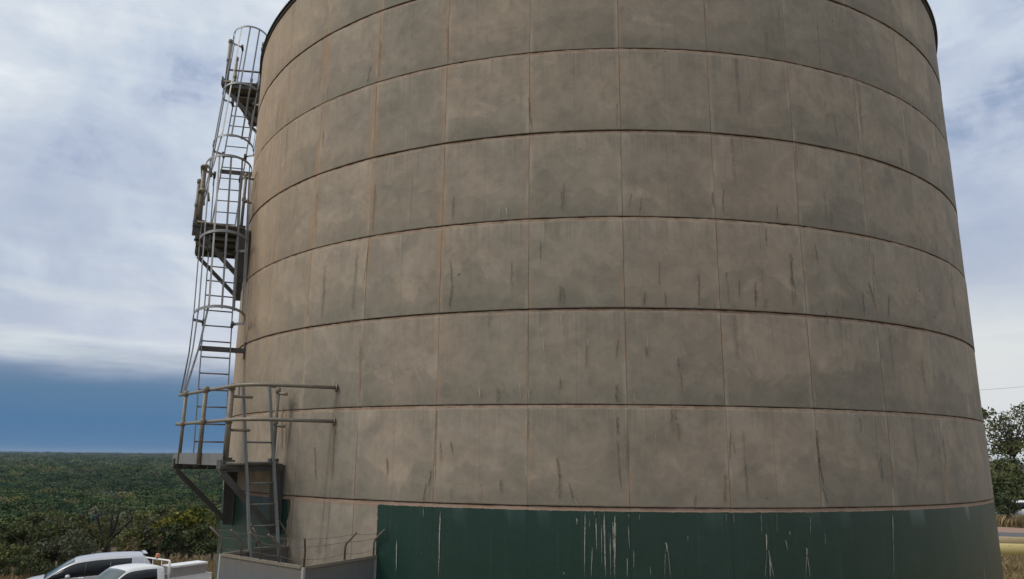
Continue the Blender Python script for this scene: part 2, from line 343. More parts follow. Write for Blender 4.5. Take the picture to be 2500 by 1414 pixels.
# ------------------------------------------------------------------ the tank
tank = empty('water_tank', (0, 0, 0)); tank.location = (CX, CY, 0)
tag(tank, 'huge round concrete water tank with a dark green painted foot', 'water tank')
def tank_wall(marks):
    prof = []                                              # (r, z)
    zb = Z0 - 4 * LIFT
    nl = 11
    offs = [0.0, 0.004, -0.003, 0.0, 0.004, -0.004, 0.003, -0.002, 0.004, -0.003, 0.002]
    for k in range(nl):
        za = zb + k * LIFT; r = TR + offs[k]
        prof += [(r - 0.026, za), (r - 0.026, za + 0.001), (r - 0.004, za + 0.003), (r, za + 0.006)]
        prof += [(r, za + LIFT * q) for q in (0.25, 0.5, 0.75)]
        prof += [(r + 0.001, za + LIFT - 0.044), (r - 0.002, za + LIFT - 0.038), (r - 0.009, za + LIFT - 0.008), (r - 0.026, za + LIFT - 0.005)]
    prof.append((TR - 0.1, zb + nl * LIFT)); 
    N = 38 * 16; V = []; UV = []; F = []
    jit = rng.normal(0, 1, (nl * 11 + 1, N))
    for i, (r, z) in enumerate(prof):
        lip = (i % 11) in (8, 9)
        for k in range(N):
            th = 360.0 * k / N - 180 + PAN0 % PAN
            # each form board is very slightly flatter than the circle and lips are spalled
            ph = ((th - PAN0) / PAN) % 1.0; flat = -0.010 * (1 - (2 * ph - 1) ** 2) * 0.4
            rr = r + flat + (0.0015 * jit[i, k] if lip else 0)
            p = pol(th, rr, z + (0.002 * jit[i, k] if lip else 0)); V.append((p[0] - CX, p[1] - CY, p[2])); UV.append(((th - PAN0) / PAN, (z - Z0) / LIFT))
    for i in range(len(prof) - 1):
        for k in range(N):
            k2 = (k + 1) % N; F.append((i * N + k, i * N + k2, (i + 1) * N + k2, (i + 1) * N + k))
    nw = len(F); fm = [0] * nw
    for mi, k in enumerate('wdrg'):                          # stains and salt runs belong to the wall's own skin
        v_, f_, u_ = marks[k]; o = len(V); V += v_; UV += u_; F += [tuple(q + o for q in f) for f in f_]; fm += [mi + 1] * len(f_)
    me_uv = UV
    ob = new_mesh('wall', V, F, [M['concrete'], M['white_streak'], M['dark_streak'], M['rust_streak'], M['grey_streak']], tank, fm=fm)
    me = ob.data; uv = me.uv_layers.new(name='UVMap'); li = np.zeros(len(me.loops), dtype=np.int32); me.loops.foreach_get('vertex_index', li)
    U = np.array(me_uv, dtype=np.float32)[li]; U = U.reshape(-1, 4, 2); wrap = (U[:, :, 0].max(1) - U[:, :, 0].min(1)) > 5
    
    # lip/groove uv: keep v inside its own lift
    cu = U[:, :, 0]; cu[wrap] = np.where(cu[wrap] < 0, cu[wrap] + 360.0 / PAN, cu[wrap]); U[:, :, 0] = cu
    uv.data.foreach_set('uv', U.reshape(-1, 2).ravel())
    me.polygons.foreach_set('use_smooth', [True] * len(me.polygons)); me.set_sharp_from_angle(angle=R_(14))
    return zb + nl * LIFT
ZT = Z0 - 4 * LIFT + 11 * LIFT
def tank_roof():
    N = 618 * 4; V = []; F = []
    rings = [(0.05, ZT + 1.25, 0), (2.0, ZT + 0.95, 1), (5.0, ZT + 0.45, 1), (TR + 0.055, ZT + 0.040, 1), (TR + 0.055, ZT + 0.035, 1), (TR - 0.3, ZT + 0.09, 1)]
    for (r, z, c) in rings:
        for k in range(N):
            a = 2 * PI * k / N; V.append((r * math.cos(a), r * math.sin(a), z + c * 0.011 * math.sin(2 * PI * k / 4 + 0.4) * 1.3))
    for i in range(len(rings) - 1):
        for k in range(N):
            k2 = (k + 1) % N; F.append((i * N + k, (i + 1) * N + k, (i + 1) * N + k2, i * N + k2))
    roof = new_mesh('roof', V, F, M['rooftin'], tank)
    b = MB(); n = 304; prof = [(TR - 0.02, ZT - 0.01), (TR + 0.02, ZT - 0.01), (TR + 0.02, ZT + 0.03), (TR - 0.02, ZT + 0.03)]
    for (r, z) in prof:
        for k in range(n): a = 2 * PI * k / n; b.v.append(np.array((r * math.cos(a), r * math.sin(a), z)))
    for i in range(4):
        for k in range(n): k2 = (k + 1) % n; i2 = (i + 1) % 4; b.f.append([i * n + k, i * n + k2, i2 * n + k2, i2 * n + k]); b.s.append(False)
    b.build('eave_flashing', M['dark_steel'], roof)
tank_roof()
STREAKS = "w,1.12,3.61,1.12,3.51,35;w,0.36,3.68,0.46,2.92,30;w,-0.05,3.59,-0.04,3.50,13;w,-0.65,3.62,-0.68,3.22,30;w,-0.28,3.29,-0.13,2.93,20;w,-1.41,3.68,-1.42,2.93,41;w,-1.13,3.55,-1.10,3.04,15;w,-1.90,3.45,-1.90,2.93,20;w,-2.38,3.65,-2.34,2.93,61;w,-2.18,3.58,-2.20,3.22,30;w,-3.65,3.66,-3.64,3.60,15;w,-3.59,3.54,-3.61,3.25,20;w,-3.41,3.18,-3.37,2.94,20;w,-4.02,3.27,-3.98,3.04,15;w,-4.63,3.66,-4.61,3.58,15;w,-6.95,3.36,-7.07,3.23,46;w,-6.89,3.27,-6.73,2.94,15;w,-7.12,3.27,-7.28,2.94,15;w,-9.01,3.43,-8.98,3.34,15;w,-16.58,3.45,-16.42,3.23,48;w,-16.51,3.25,-16.10,2.93,16;w,-16.65,3.27,-17.03,2.93,27;w,-16.74,3.20,-16.67,2.93,43;w,-18.96,3.47,-18.92,3.42,27;w,-18.47,3.38,-18.59,3.24,22;w,-20.66,3.29,-20.57,3.16,39;w,-20.55,3.19,-20.28,2.92,17;w,-20.64,3.19,-20.80,2.92,22;w,-21.27,3.64,-21.16,3.42,22;w,-16.13,3.68,-16.08,3.43,13;w,-17.72,3.68,-17.65,3.43,11;w,-13.46,3.68,-13.40,3.55,11;w,-12.71,3.68,-12.65,3.55,10;w,-22.77,3.45,-22.69,3.29,17;w,14.37,3.65,14.41,2.84,37;w,19.06,3.28,18.99,2.87,33;w,16.25,3.69,16.20,3.55,16;w,-31.54,3.65,-31.15,3.27,36;w,-31.27,3.32,-30.80,2.87,18;w,-5.47,3.09,-5.48,2.98,15;w,2.35,3.00,2.28,2.96,15;w,10.65,5.16,10.54,5.00,26;w,5.69,5.12,5.64,4.98,20;w,4.38,5.90,4.33,5.77,25;w,4.29,5.74,4.17,5.58,31;w,4.09,5.53,4.05,5.45,15;w,2.51,6.04,2.52,5.93,25;w,-0.14,5.75,-0.13,5.63,30;w,-5.83,5.77,-5.80,5.63,31;w,0.02,5.28,-0.01,5.18,15;w,-4.47,5.08,-4.36,4.95,20;w,-7.08,5.10,-7.06,5.00,15;w,0.95,6.05,0.96,5.94,15;w,1.40,3.83,0.92,3.72,25;w,2.81,3.93,2.78,3.83,20;w,20.00,5.53,19.95,5.41,22;w,28.69,5.32,28.61,5.21,35;w,25.73,5.31,25.61,5.12,17;w,11.22,5.92,11.15,5.81,16;w,9.48,4.92,9.40,4.67,16;w,-0.51,3.70,-0.50,3.63,15;w,4.48,4.50,4.43,4.23,10;w,-16.55,5.66,-16.44,5.45,32;w,-13.83,6.45,-13.82,6.33,21;w,8.91,7.53,8.80,7.33,21;w,-29.97,8.82,-29.95,8.66,30;w,-22.77,5.20,-22.86,5.00,22;w,8.08,7.52,8.02,7.38,26;w,-31.48,7.81,-31.51,7.60,24;w,-6.34,4.63,-6.29,4.30,13;w,11.95,3.93,11.92,3.78,13;w,15.35,8.47,15.29,8.26,16;w,15.35,7.75,15.24,7.52,16;d,13.89,6.48,14.10,6.20,26;d,14.11,6.82,13.84,6.48,21;d,2.54,6.41,2.71,6.17,25;d,2.34,6.41,2.15,6.17,25;d,2.42,7.68,2.34,7.45,20;d,2.08,7.79,2.17,7.51,15;d,13.96,7.73,14.08,7.44,21;d,-11.14,6.57,-11.11,6.38,26;d,-11.11,6.38,-11.12,6.18,21;d,-5.76,6.33,-5.61,6.17,26;d,-7.74,6.33,-7.78,6.17,21;d,-21.23,6.93,-21.32,6.49,33;d,-21.20,6.60,-21.24,6.22,28;d,-17.13,6.51,-16.86,6.24,22;d,-15.36,6.50,-15.23,6.31,16;d,-30.32,6.51,-30.30,6.20,24;d,-31.40,6.66,-32.23,6.28,24;d,-34.49,6.51,-33.96,6.18,25;d,-14.22,7.73,-13.99,7.42,26;d,-20.20,7.59,-20.03,7.39,28;d,-26.90,7.60,-26.83,7.40,23;d,-4.61,7.63,-4.42,7.49,20;d,-8.79,5.53,-8.86,5.35,21;d,-8.90,5.35,-9.05,5.08,21;d,-2.81,5.17,-2.86,4.97,36;d,-2.64,5.05,-2.78,4.95,20;d,-3.06,5.73,-2.78,5.47,20;d,-0.05,5.65,0.09,5.37,25;d,-5.80,5.64,-5.82,5.53,36;d,8.67,5.13,8.70,4.97,31;d,2.54,5.25,2.50,5.14,20;d,2.92,4.28,2.62,4.07,25;d,2.61,4.09,2.70,3.83,25;d,1.85,4.00,1.29,3.79,20;d,-2.78,4.48,-2.87,4.15,15;d,-2.87,4.15,-2.99,3.96,15;d,-2.79,4.77,-2.79,4.58,30;d,8.22,4.03,8.17,3.89,31;d,13.40,4.47,13.20,4.34,26;d,-22.83,4.32,-23.04,3.97,28;d,-22.94,3.97,-23.45,3.78,22;d,-22.64,4.57,-22.79,4.27,22;d,-13.55,4.60,-13.36,4.26,16;d,-9.97,3.87,-9.81,3.73,21;d,5.86,9.05,5.58,8.69,20;d,5.58,8.75,5.40,8.60,15;d,-25.09,6.20,-25.17,6.04,23;d,14.64,4.47,14.47,4.17,16;d,5.60,4.87,5.66,4.47,10;d,-7.96,4.88,-7.97,4.64,26;d,-24.43,7.08,-24.57,6.85,17;d,-13.06,7.69,-12.99,7.52,21;d,-39.36,5.67,-39.61,5.22,20;d,-42.00,4.67,-41.96,4.17,20;d,15.57,4.12,15.63,3.87,27;d,-7.28,6.73,-7.19,6.41,15;d,-18.67,7.24,-18.59,7.01,16;d,-30.66,4.33,-30.44,4.02,24;d,7.45,6.76,7.46,6.43,15;d,20.71,4.26,20.52,4.05,33;d,33.55,9.24,33.48,8.96,25;d,16.02,3.96,16.17,3.74,21;d,9.73,6.12,9.79,5.91,21;d,4.51,7.04,4.55,6.74,15;r,-8.36,4.88,-8.35,4.73,36;r,-8.43,4.73,-8.55,4.49,46;r,-17.16,6.40,-16.95,6.16,48;r,-12.82,4.11,-12.58,3.76,42;r,-13.80,4.50,-13.93,4.35,26;r,-22.85,4.67,-22.70,4.27,34;r,-28.36,4.84,-28.26,4.63,29;r,24.16,8.11,24.22,7.31,34;r,24.63,7.19,25.01,6.60,28;r,25.05,5.85,24.80,5.01,29;r,15.35,10.37,15.15,9.78,27;r,24.48,10.41,24.45,9.73,23;r,35.07,3.70,34.56,3.08,25;r,28.26,4.72,27.88,3.93,35;r,37.92,5.01,37.25,4.30,77;r,15.16,4.88,15.00,3.87,32;r,5.89,5.89,5.84,5.02,15;r,33.90,8.23,33.70,7.38,25;r,30.99,4.41,30.45,3.92,48;r,36.94,4.94,36.45,4.35,38;r,-32.50,7.09,-32.43,6.74,24;r,-23.03,8.57,-22.91,8.09,22;r,10.25,3.98,10.17,3.72,16"
def streaks():
    data = {'w': ([], [], []), 'd': ([], [], []), 'r': ([], [], []), 'g': ([], [], [])}; rs = random.Random(3)
    items = []
    for q in STREAKS.split(';'):
        k, *n = q.split(','); items.append((k, *map(float, n)))
    for _ in range(60):                                   # lesser marks elsewhere round the wall
        th = rs.uniform(-175, 175); lv = rs.randint(-3, 5)
        if -64 < th < 50 and rs.random() < 0.45: continue
        z1 = Z0 + lv * LIFT + rs.choice((0.02, 0.02, rs.uniform(0, 0.8))); L = rs.uniform(0.06, 0.4)
        if lv < 0: items.append(('w', th, z1 + L, th + rs.uniform(-.2, .2), z1, rs.uniform(10, 34)))
        else: items.append((rs.choice('ddwdr'), th, z1 + L, th + rs.uniform(-.3, .3), z1, rs.uniform(8, 26)))
    items += [('g', 28.3, 5.10, 29.6, 2.2, 75), ('g', 27.9, 4.7, 28.4, 2.4, 55), ('g', 35.5, 5.2, 36.2, 4.2, 110), ('g', 38.0, 4.9, 38.4, 4.1, 60), ('g', 53.0, 7.6, 53.4, 6.2, 60), ('g', 51.5, 7.5, 51.6, 5.9, 45)]  # wide soft dark streaks on the wall near the handrails and platforms
    items += [('g', a_ , b_ + .02, c_, d_ - .05, e_ * 2.6) for (k_, a_, b_, c_, d_, e_) in list(items) if k_ == 'd']
    for _ in range(45):  # grime drips at the ring joints
        th = rs.uniform(-64, 60); lv = rs.randint(0, 6); z1 = Z0 + lv * LIFT; L = rs.uniform(.15, 1.0); top_ = rs.random() < .6
        items.append(('g', th, z1 + (LIFT - .05 if top_ else L), th + rs.uniform(-.2, .2), z1 + (LIFT - .05 - L if top_ else .02), rs.uniform(25, 120)))
    items.sort(key=lambda q: q[0] != 'g')
    for k, t0, za, t1, zb, wd in items:
        V, F, U = data[k]; L = abs(za - zb); n = max(4, int(L / 0.035)); b = len(V); wd = max(wd, 9) / 1000 * (1.0 if k == 'w' and za < Z0 else 1.25)
        if k == 'r': wd *= 1.3
        x = 0.0
        for i in range(n + 1):
            f = i / n; x += rs.gauss(0, wd * (0.22 if k == 'd' else 0.03)); x *= 0.93
            if k == 'w': pr = min(1, f * 4.0) ** 0.8 * (1 - 0.6 * min(1, f * 1.5)) + 0.12 * (f > .1)
            elif k == 'd': pr = 0.45 + 0.55 * math.sin(PI * min(1, f * 1.1 + .05)) ** 0.7
            else: pr = 0.8
            th = t0 + (t1 - t0) * f; z = za + (zb - za) * f
            for sgn in (-1, 1):
                p = pol(th + math.degrees((x + sgn * wd * 0.5 * pr) / TR), TR + (0.0070 + 0.0012 * rs.random() if k == 'g' else 0.0090), z); V.append((p[0] - CX, p[1] - CY, p[2])); U.append((0.5 + sgn * .5, f))
            if i: F.append((b + 2 * i - 2, b + 2 * i - 1, b + 2 * i + 1, b + 2 * i))
    return data
tank_wall(streaks())
# ------------------------------------------------------------------ access platforms
def arcpts(a, b, n): return [a + (b - a) * i / n for i in range(n + 1)]
def platform(th0, z, label, first=False, last=False):
    th1 = th0 + 14.1; t = empty('access_platform', pol(th0 + 7, TR, z)); tag(t, label, 'platform', 'steel landings up the tank')
    o = np.array(t.location)
    P = lambda th, L, h: pol(th, TR + L, z + h) - o
    d = MB(); d.poly([P(th0, 0.03, 0.0), P(th0, 0.93, 0.0), P(th1, 0.93, 0.0), P(th1, 0.03, 0.0), P(th0 + 7, 0.03, 0.0)], (0, 0, 0.02)); 
    for q in (0.25, 0.5, 0.75): d.bar(P(th0 + 14.1 * q, 0.06, -0.025), P(th0 + 14.1 * q, 0.92, -0.025), 0.05, 0.012)
    d.build('deck', M['deck'], t)
    k = MB(); k.bar(P(th0 - 0.3, 0.965, 0.075), P(th1 + 0.4, 0.965, 0.075), 0.16, 0.012)
    k.bar(P(th0 - 0.3, 0.935, -0.004), P(th1 + 0.4, 0.935, -0.004), 0.012, 0.05)
    k.bar(P(th1 + 0.35, 0.95, 0.075), P(th1 + 0.35, 0.70, 0.075), 0.16, 0.012); k.build('toe_board', M['toe'], t)
    for th in (th0 + 0.2, th1 - 0.1):
        b = MB(); rr = radial(th); tt = tang(th)
        b.bar(P(th, 0.02, -0.045), P(th, 0.97, -0.045), 0.09, 0.05)
        b.bar(P(th, 0.92, -0.10), P(th, 0.14, -0.86), 0.075, 0.06)
        b.poly([P(th, 0.012, -0.02), P(th, 0.20, -0.02), P(th, 0.15, -0.95), P(th, 0.012, -0.95)], tt * 0.02)
        b.box(P(th, 0.016, -0.48), rr * 0.008, tt * 0.055, (0, 0, 0.48))
        b.build('bracket', M['dark_steel'], t)
        q = MB(); q.box(P(th, 0.88, 0.01), rr * 0.10, tt * 0.06, (0, 0, 0.06)); q.build('post_shoe', M['dark_steel'], t)
        q = MB(); q.box(P(th, 0.17, 0.03), rr * 0.07, tt * 0.03, (0, 0, 0.06)); q.build('post_shoe', M['dark_steel'], t)
    b = MB(); b.tube([P(th0 - 0.35, 0.14, 0.02), P(th0 - 0.35, 0.92, 0.02)], 0.022, 8); b.build('edge_bar', M['pipe_rail'], t)
    # posts
    for th, L, rad in ((th0 + 0.3, 0.885, 0.040), (th0 + 5.6, 0.93, 0.031), (th0 + 12.6, 0.93, 0.026), (th0 + 0.3, 0.17, 0.027)):
        b = MB(); b.tube([P(th, L, 0.0), P(th, L, 1.06)], rad, 12)
        for hz in (0.6, 1.06): b.lathe(P(th, L, hz - 0.045), (0, 0, 1), [(0, rad), (0.005, rad + 0.009), (0.085, rad + 0.009), (0.09, rad)], 12)
        b.build('post', M['pipe_rail'], t)
    if last:
        b = MB(); b.tube([P(th1 + 0.1, 0.93, 0), P(th1 + 0.1, 0.93, 1.06)], 0.026, 10); b.build('post', M['pipe_rail'], t)
    for hz in (1.06, 0.6):
        b = MB(); e = P(th1 + 1.2 if not last else th1, 0.95, hz); s_ = P(th0, 0.935, hz)
        if first:
            dirv = (s_ - e) / np.linalg.norm(s_ - e); cpt = s_ + dirv * 0.62; wall = pol(28.2, TR, z + hz) - o; dw = (wall - cpt) / np.linalg.norm(wall - cpt)
            pts = [e, s_]
            for q in range(9):
                f = q / 8; a_ = cpt - dirv * 0.5 * (1 - f); b_ = cpt + dw * 0.5 * f; pts.append(a_ * (1 - f) + b_ * f)
            pts += [wall]; b.tube(pts, 0.025, 12)
            b.lathe(wall - dw * 0.0, -dw, [(0, 0.0), (0, 0.055), (0.012, 0.055), (0.012, 0.025)], 12)
        else:
            s2 = P(th0 - 0.5, 0.93, hz); pts = [e, s_]
            pts += [s2, P(th0 - 0.9, 0.86, hz), P(th0 - 0.9, 0.80, hz - 0.06), P(th0 - 0.9, 0.78, hz - 0.2)]
            b.tube(pts, 0.025, 10)
        if last:
            if hz > 1: continue
            b = MB(); b.tube([P(th0 + 0.3, 0.86, .36), P(th0 + 0.3, 0.05, .36)], 0.022, 10)
        b.tube([P(th0 + 0.3, 0.17, hz - 0.04), P(th0 - 0.9, 0.12, hz - 0.06)], 0.022, 10)
        b.tube([P(th0 + 0.3, 0.86, hz - 0.13), P(th0 - 0.2, 0.60, hz - 0.13)] if first else [P(th0 + .3, 0.17, hz - .05), P(th0 + 0.3, 0.03, hz - .05)], 0.020, 10)
        b.build('handrail', M['pipe_rail'], t)
    return t
platform(36.5, 4.15, 'lowest steel platform on the tank, with a long handrail running to the wall', first=True)
platform(55.6, 8.25, 'middle steel platform on the left edge of the tank, with thick posts')
platform(74.8, 12.35, 'topmost steel platform just under the tank roof, seen from below', last=True)
# ------------------------------------------------------------------ ladders
M['old_ladder'] = worn('olive_grey_steel', (0.15, 0.16, 0.155), 0.55, 0.1, 0.25, 0.2, 6)
M['wire_post'] = worn('rusty_wire_post', (0.12, 0.105, 0.085), 0.6, 0.1, 0.25, 0.6, 12)
def ladder(name, p0, tilt, phi, w_, z_lo, z_hi, rung0, nr, label, cat, group=None, cage=None, strut=None, hook=None, st=(0.048, 0.018), mt='galv'):
    base = np.array((p0[0] + tilt[0] * (z_lo - p0[2]), p0[1] + tilt[1] * (z_lo - p0[2]), z_lo)); t = empty(name, base); tag(t, label, cat, group)
    S = np.array((tilt[0], tilt[1], 1.0)); U = np.array((math.cos(R_(phi)), math.sin(R_(phi)), 0.0))
    at = lambda z, a=0.0: S * (z - z_lo) + U * a                   # a measured from the left stile
    Sn = S / np.linalg.norm(S); Nn = np.cross(U, Sn); Nn /= np.linalg.norm(Nn)
    if Nn @ np.array((tilt[0], tilt[1], 0)) > 0: Nn = -Nn            # towards the climber
    for a in (0.0, w_):
        b = MB(); b.bar(at(z_lo, a), at(z_hi, a), st[0], st[1], Nn)
        if hook:
            hdir = np.array(hook[0 if a == 0 else 1], float); top = at(z_hi, a)
            b.bar(top + (0, 0, 0.0), top + hdir, 0.05, 0.012); b.bar(top + hdir, top + hdir - (0, 0, 0.16), 0.05, 0.012, Nn)
        b.build('stile', M[mt], t)
    for i in range(nr):
        z = rung0 + i * 0.275
        if z > z_hi + 0.01: break
        b = MB(); b.tube([at(z, 0), at(z, w_)], 0.0125, 8); b.build('rung', M[mt], t)
    if strut:
        for zs in strut:
            a = at(zs, -0.03) - Nn * 0.05; wx = np.array((base + a)[:2]) - (CX, CY); rr = np.linalg.norm(wx)
            # run along the rung line until it meets the wall
            q = 0.0
            while np.linalg.norm((base + a + U * q)[:2] - (CX, CY)) > TR + 0.01 and q < 1.5: q += 0.005
            b = MB(); b.bar(a, a + U * q, 0.085, 0.035); e = a + U * q; thw = math.degrees(A0 - math.atan2((base + e)[1] - CY, (base + e)[0] - CX))
            b.box(e + radial(thw) * 0.004, radial(thw) * 0.006, tang(thw) * 0.03, (0, 0, 0.14)); b.build('wall_strut', M['dark_steel'], t)
    if cage:
        rc = 0.40; cc = at(0, w_ / 2) * 0 + U * w_ / 2
        def hoop_pt(z, ang): return S * (z - z_lo) + U * w_ / 2 + U * (-math.cos(ang)) * rc + Nn * (0.34 + math.sin(ang) * rc)
        for z in cage:
            b = MB(); pts = [at(z, 0.0), at(z, 0.0) - U * 0.03 + Nn * 0.10, at(z, w_ / 2) - U * rc + Nn * 0.16]
            pts += [hoop_pt(z, a) for a in np.linspace(0, PI, 25)]
            pts += [at(z, w_ / 2) + U * rc + Nn * 0.16, at(z, w_) + U * 0.03 + Nn * 0.10, at(z, w_)]
            b.strip(pts, Sn, 0.05, 0.008)
            b.build('cage_hoop', M['galv'], t)
            for a in (0.0, w_):
                k = MB(); k.box(at(z, a) + Nn * 0.07, U * 0.022, Nn * 0.075, Sn * 0.03); k.build('clamp', M['dark_steel'], t)
        angs = [-0.42] + list(np.linspace(0.02, PI - 0.02, 7)) + [PI + 0.42]
        for j, ang in enumerate(angs):
            b = MB(); inn = 0.010
            def pt(z):
                if ang < 0: return at(z, w_ / 2) - U * (rc - inn) + Nn * 0.17
                if ang > PI: return at(z, w_ / 2) + U * (rc - inn) + Nn * 0.17
                return S * (z - z_lo) + U * w_ / 2 + U * (-math.cos(ang)) * (rc - inn) + Nn * (0.34 + math.sin(ang) * (rc - inn))
            pts = [pt(cage[0] - 0.03), pt(cage[-1] + 0.02)]
            if j < 4:                                          # the outer bars sweep out and down to the handrail
                f = np.array(cage_foot[t.name.split('.')[0] + str(round(z_lo))]) if False else None
                fo = foot0[0] + (foot0[1] - foot0[0]) * (j / 3.0) - base
                pts = [fo, fo * 0.45 + pt(cage[0] - 0.03) * 0.55 + U * 0.02, pt(cage[0] + 0.05), pts[1]]
            dirn = (U * (-math.cos(ang)) + Nn * math.sin(ang)); b.strip(pts, np.cross(Sn, dirn) / np.linalg.norm(np.cross(Sn, dirn)), 0.032, 0.006); b.build('cage_bar', M['galv'], t)
    return t
foot0 = [pol(51.6, TR + 0.95, 5.2), pol(49.3, TR + 0.95, 5.2)]
ladder('ladder', (-3.42, 10.26, 3.09), (-0.189, 0.163), 32, 0.372, 0.0, 5.27, 0.06, 17, 'plain steel ladder rising from the grey walled enclosure to the lowest platform', 'ladder',
       hook=((-0.10, 0.14, 0.0), (0.10, 0.10, 0.0)), st=(0.062, 0.030), mt='old_ladder')
ladder('caged_ladder', (-4.93, 11.78, 4.48), (-0.134, 0.252), 25, 0.45, 4.17, 9.35, 4.48, 14, 'lower caged steel ladder from the lowest to the middle platform', 'ladder', 'caged ladders on the tank',
       cage=(6.42, 7.80, 9.33), strut=(6.02,), hook=((-0.03, 0.05, 0), (0.03, 0.05, 0)))
foot0 = [pol(70.6, TR + 0.95, 9.3), pol(68.4, TR + 0.95, 9.3)]
ladder('caged_ladder', (-6.05, 14.22, 8.82), (-0.067, 0.305), 13.5, 0.44, 8.27, 13.5, 8.545, 14, 'upper caged steel ladder from the middle platform to the roof edge', 'ladder', 'caged ladders on the tank',
       cage=(10.45, 11.85, 13.52), strut=(10.12,), hook=((-0.03, 0.05, 0), (0.03, 0.05, 0)))
# ------------------------------------------------------------------ enclosure with barbed wire round the ladder foot
M['sheet'] = worn('grey_sheet_wall', (0.17, 0.185, 0.185), 0.5, 0.15, 0.22, 0.1, 1.6)
def sheet_mat():
    m, g, b = mat('grey_sheet_wall'); oc = g.node('ShaderNodeTexCoord').outputs['Object']; x, y, z = g.sep(oc)
    st = g.noise(g.xyz(g.mul(x, 6.0), g.mul(y, 6.0), g.mul(z, 0.5)), 2.0, 5, 0.6); n = g.noise(oc, 1.4, 5, 0.6)
    c = g.mix(st, (0.10, 0.113, 0.12), (0.17, 0.18, 0.182)); c = g.mix(g.mul(n, 0.5), c, (0.13, 0.15, 0.165))
    c = g.mix(g.mul(g.ss(g.add(z, g.mul(st, 0.25)), 2.95, 3.25), 0.6), c, (0.20, 0.155, 0.11))
    g.put(b.inputs['Base Color'], c); b.inputs['Roughness'].default_value = 0.5; b.inputs['Metallic'].default_value = 0.1
    g.put(b.inputs['Normal'], g.bump(n, 0.2, 0.02)); return m
M['sheet'] = sheet_mat()
EZ = 3.04
E_ = [np.array((-1.697, 9.885, 0)), np.array((-2.32, 8.85, 0)), np.array((-3.66, 9.91, 0)), np.array((-3.076, 10.814, 0))]
enc = empty('enclosure', (-2.8, 9.6, 0)); tag(enc, 'grey sheet metal enclosure topped with barbed wire round the ladder foot', 'enclosure'); EO = np.array((-2.8, 9.6, 0))
cen = sum(E_) / 4
for i in range(3):
    a, c2 = E_[i], E_[i + 1]; d = (c2 - a) / np.linalg.norm(c2 - a); nn = np.array((d[1], -d[0], 0)); nn = nn if nn @ (a - cen) > 0 else -nn
    b = MB(); tri = 0.02 if i == 1 else -0.001
    b.bar(a - EO + (0, 0, EZ / 2) - d * 0.0, c2 - EO + (0, 0, EZ / 2), EZ - 0.01, 0.024)
    b.build('side_panel', M['sheet'], enc)
    b = MB(); b.bar(a - EO + (0, 0, EZ + 0.012) + d * (0.03 if i else -0.02), c2 - EO + (0, 0, EZ + 0.012) - d * (0.03 if i < 2 else -0.02), 0.03, 0.05); b.build('top_rail', M['pipe_rail'], enc)
    b = MB()
    b.tube([a - EO + (0, 0, 0), a - EO + (0, 0, EZ + 0.02)], 0.028, 8); b.build('corner_post', M['sheet'], enc)
posts = []   # (base, bend, tip)
def edge(i, f): return E_[i] + (E_[i + 1] - E_[i]) * f
def outn(i):
    d = E_[i + 1] - E_[i]; n_ = np.array((d[1], -d[0], 0)); n_ /= np.linalg.norm(n_); return n_ if n_ @ (E_[i] - cen) > 0 else -n_
seq = [(0, 0.03), (0, 0.46), (0, 1.0), (1, 0.30), (1, 0.62), (1, 0.80), (1, 1.0), (2, 0.45), (2, 0.95)]
seq = [(0, 0.03), (0, 0.46), (0, 1.0), (1, 0.28), (1, 0.50), (1, 0.74), (1, 1.0), (2, 0.5), (2, 0.96)]
for (i, f) in seq:
    p = edge(i, f); n_ = outn(i)
    if f == 1.0 and i < 2: n_ = outn(i) + outn(i + 1); n_ /= np.linalg.norm(n_)
    posts.append((p, n_))
for p, n_ in posts:
    b = MB(); q = p - EO; bend = q + (0, 0, EZ + 0.20); tip = bend + n_ * 0.17 + (0, 0, 0.15)
    b.tube([q + (0, 0, EZ), bend - (0, 0, .02), bend + n_ * .02 + (0, 0, .02), tip], 0.0125, 8); b.build('wire_post', M['wire_post'], enc)
for s_i, (up, out) in enumerate(((0.10, 0.0), (0.235, 0.035), (0.335, 0.15))):
    b = MB(); rs = random.Random(s_i)
    for (p, n_), (p2, n2) in zip(posts[:-1], posts[1:]):
        A = p - EO + n_ * out + (0, 0, EZ + up); B = p2 - EO + n2 * out + (0, 0, EZ + up); sag = rs.uniform(0.006, 0.03)
        pts = [A + (B - A) * f - np.array((0, 0, sag * 4 * f * (1 - f))) for f in np.linspace(0, 1, 7)]; b.tube(pts, 0.0022, 5)
        L = np.linalg.norm(B - A); n = int(L / 0.11)
        for k in range(n):
            f = (k + .5) / n; c_ = A + (B - A) * f - np.array((0, 0, sag * 4 * f * (1 - f))); v_ = np.array((rs.gauss(0, 1), rs.gauss(0, 1), rs.gauss(0, 1))); v_ /= np.linalg.norm(v_)
            b.tube([c_ - v_ * 0.012, c_ + v_ * 0.012], 0.0015, 4)
    b.build('barbed_wire', M['wire'], enc)
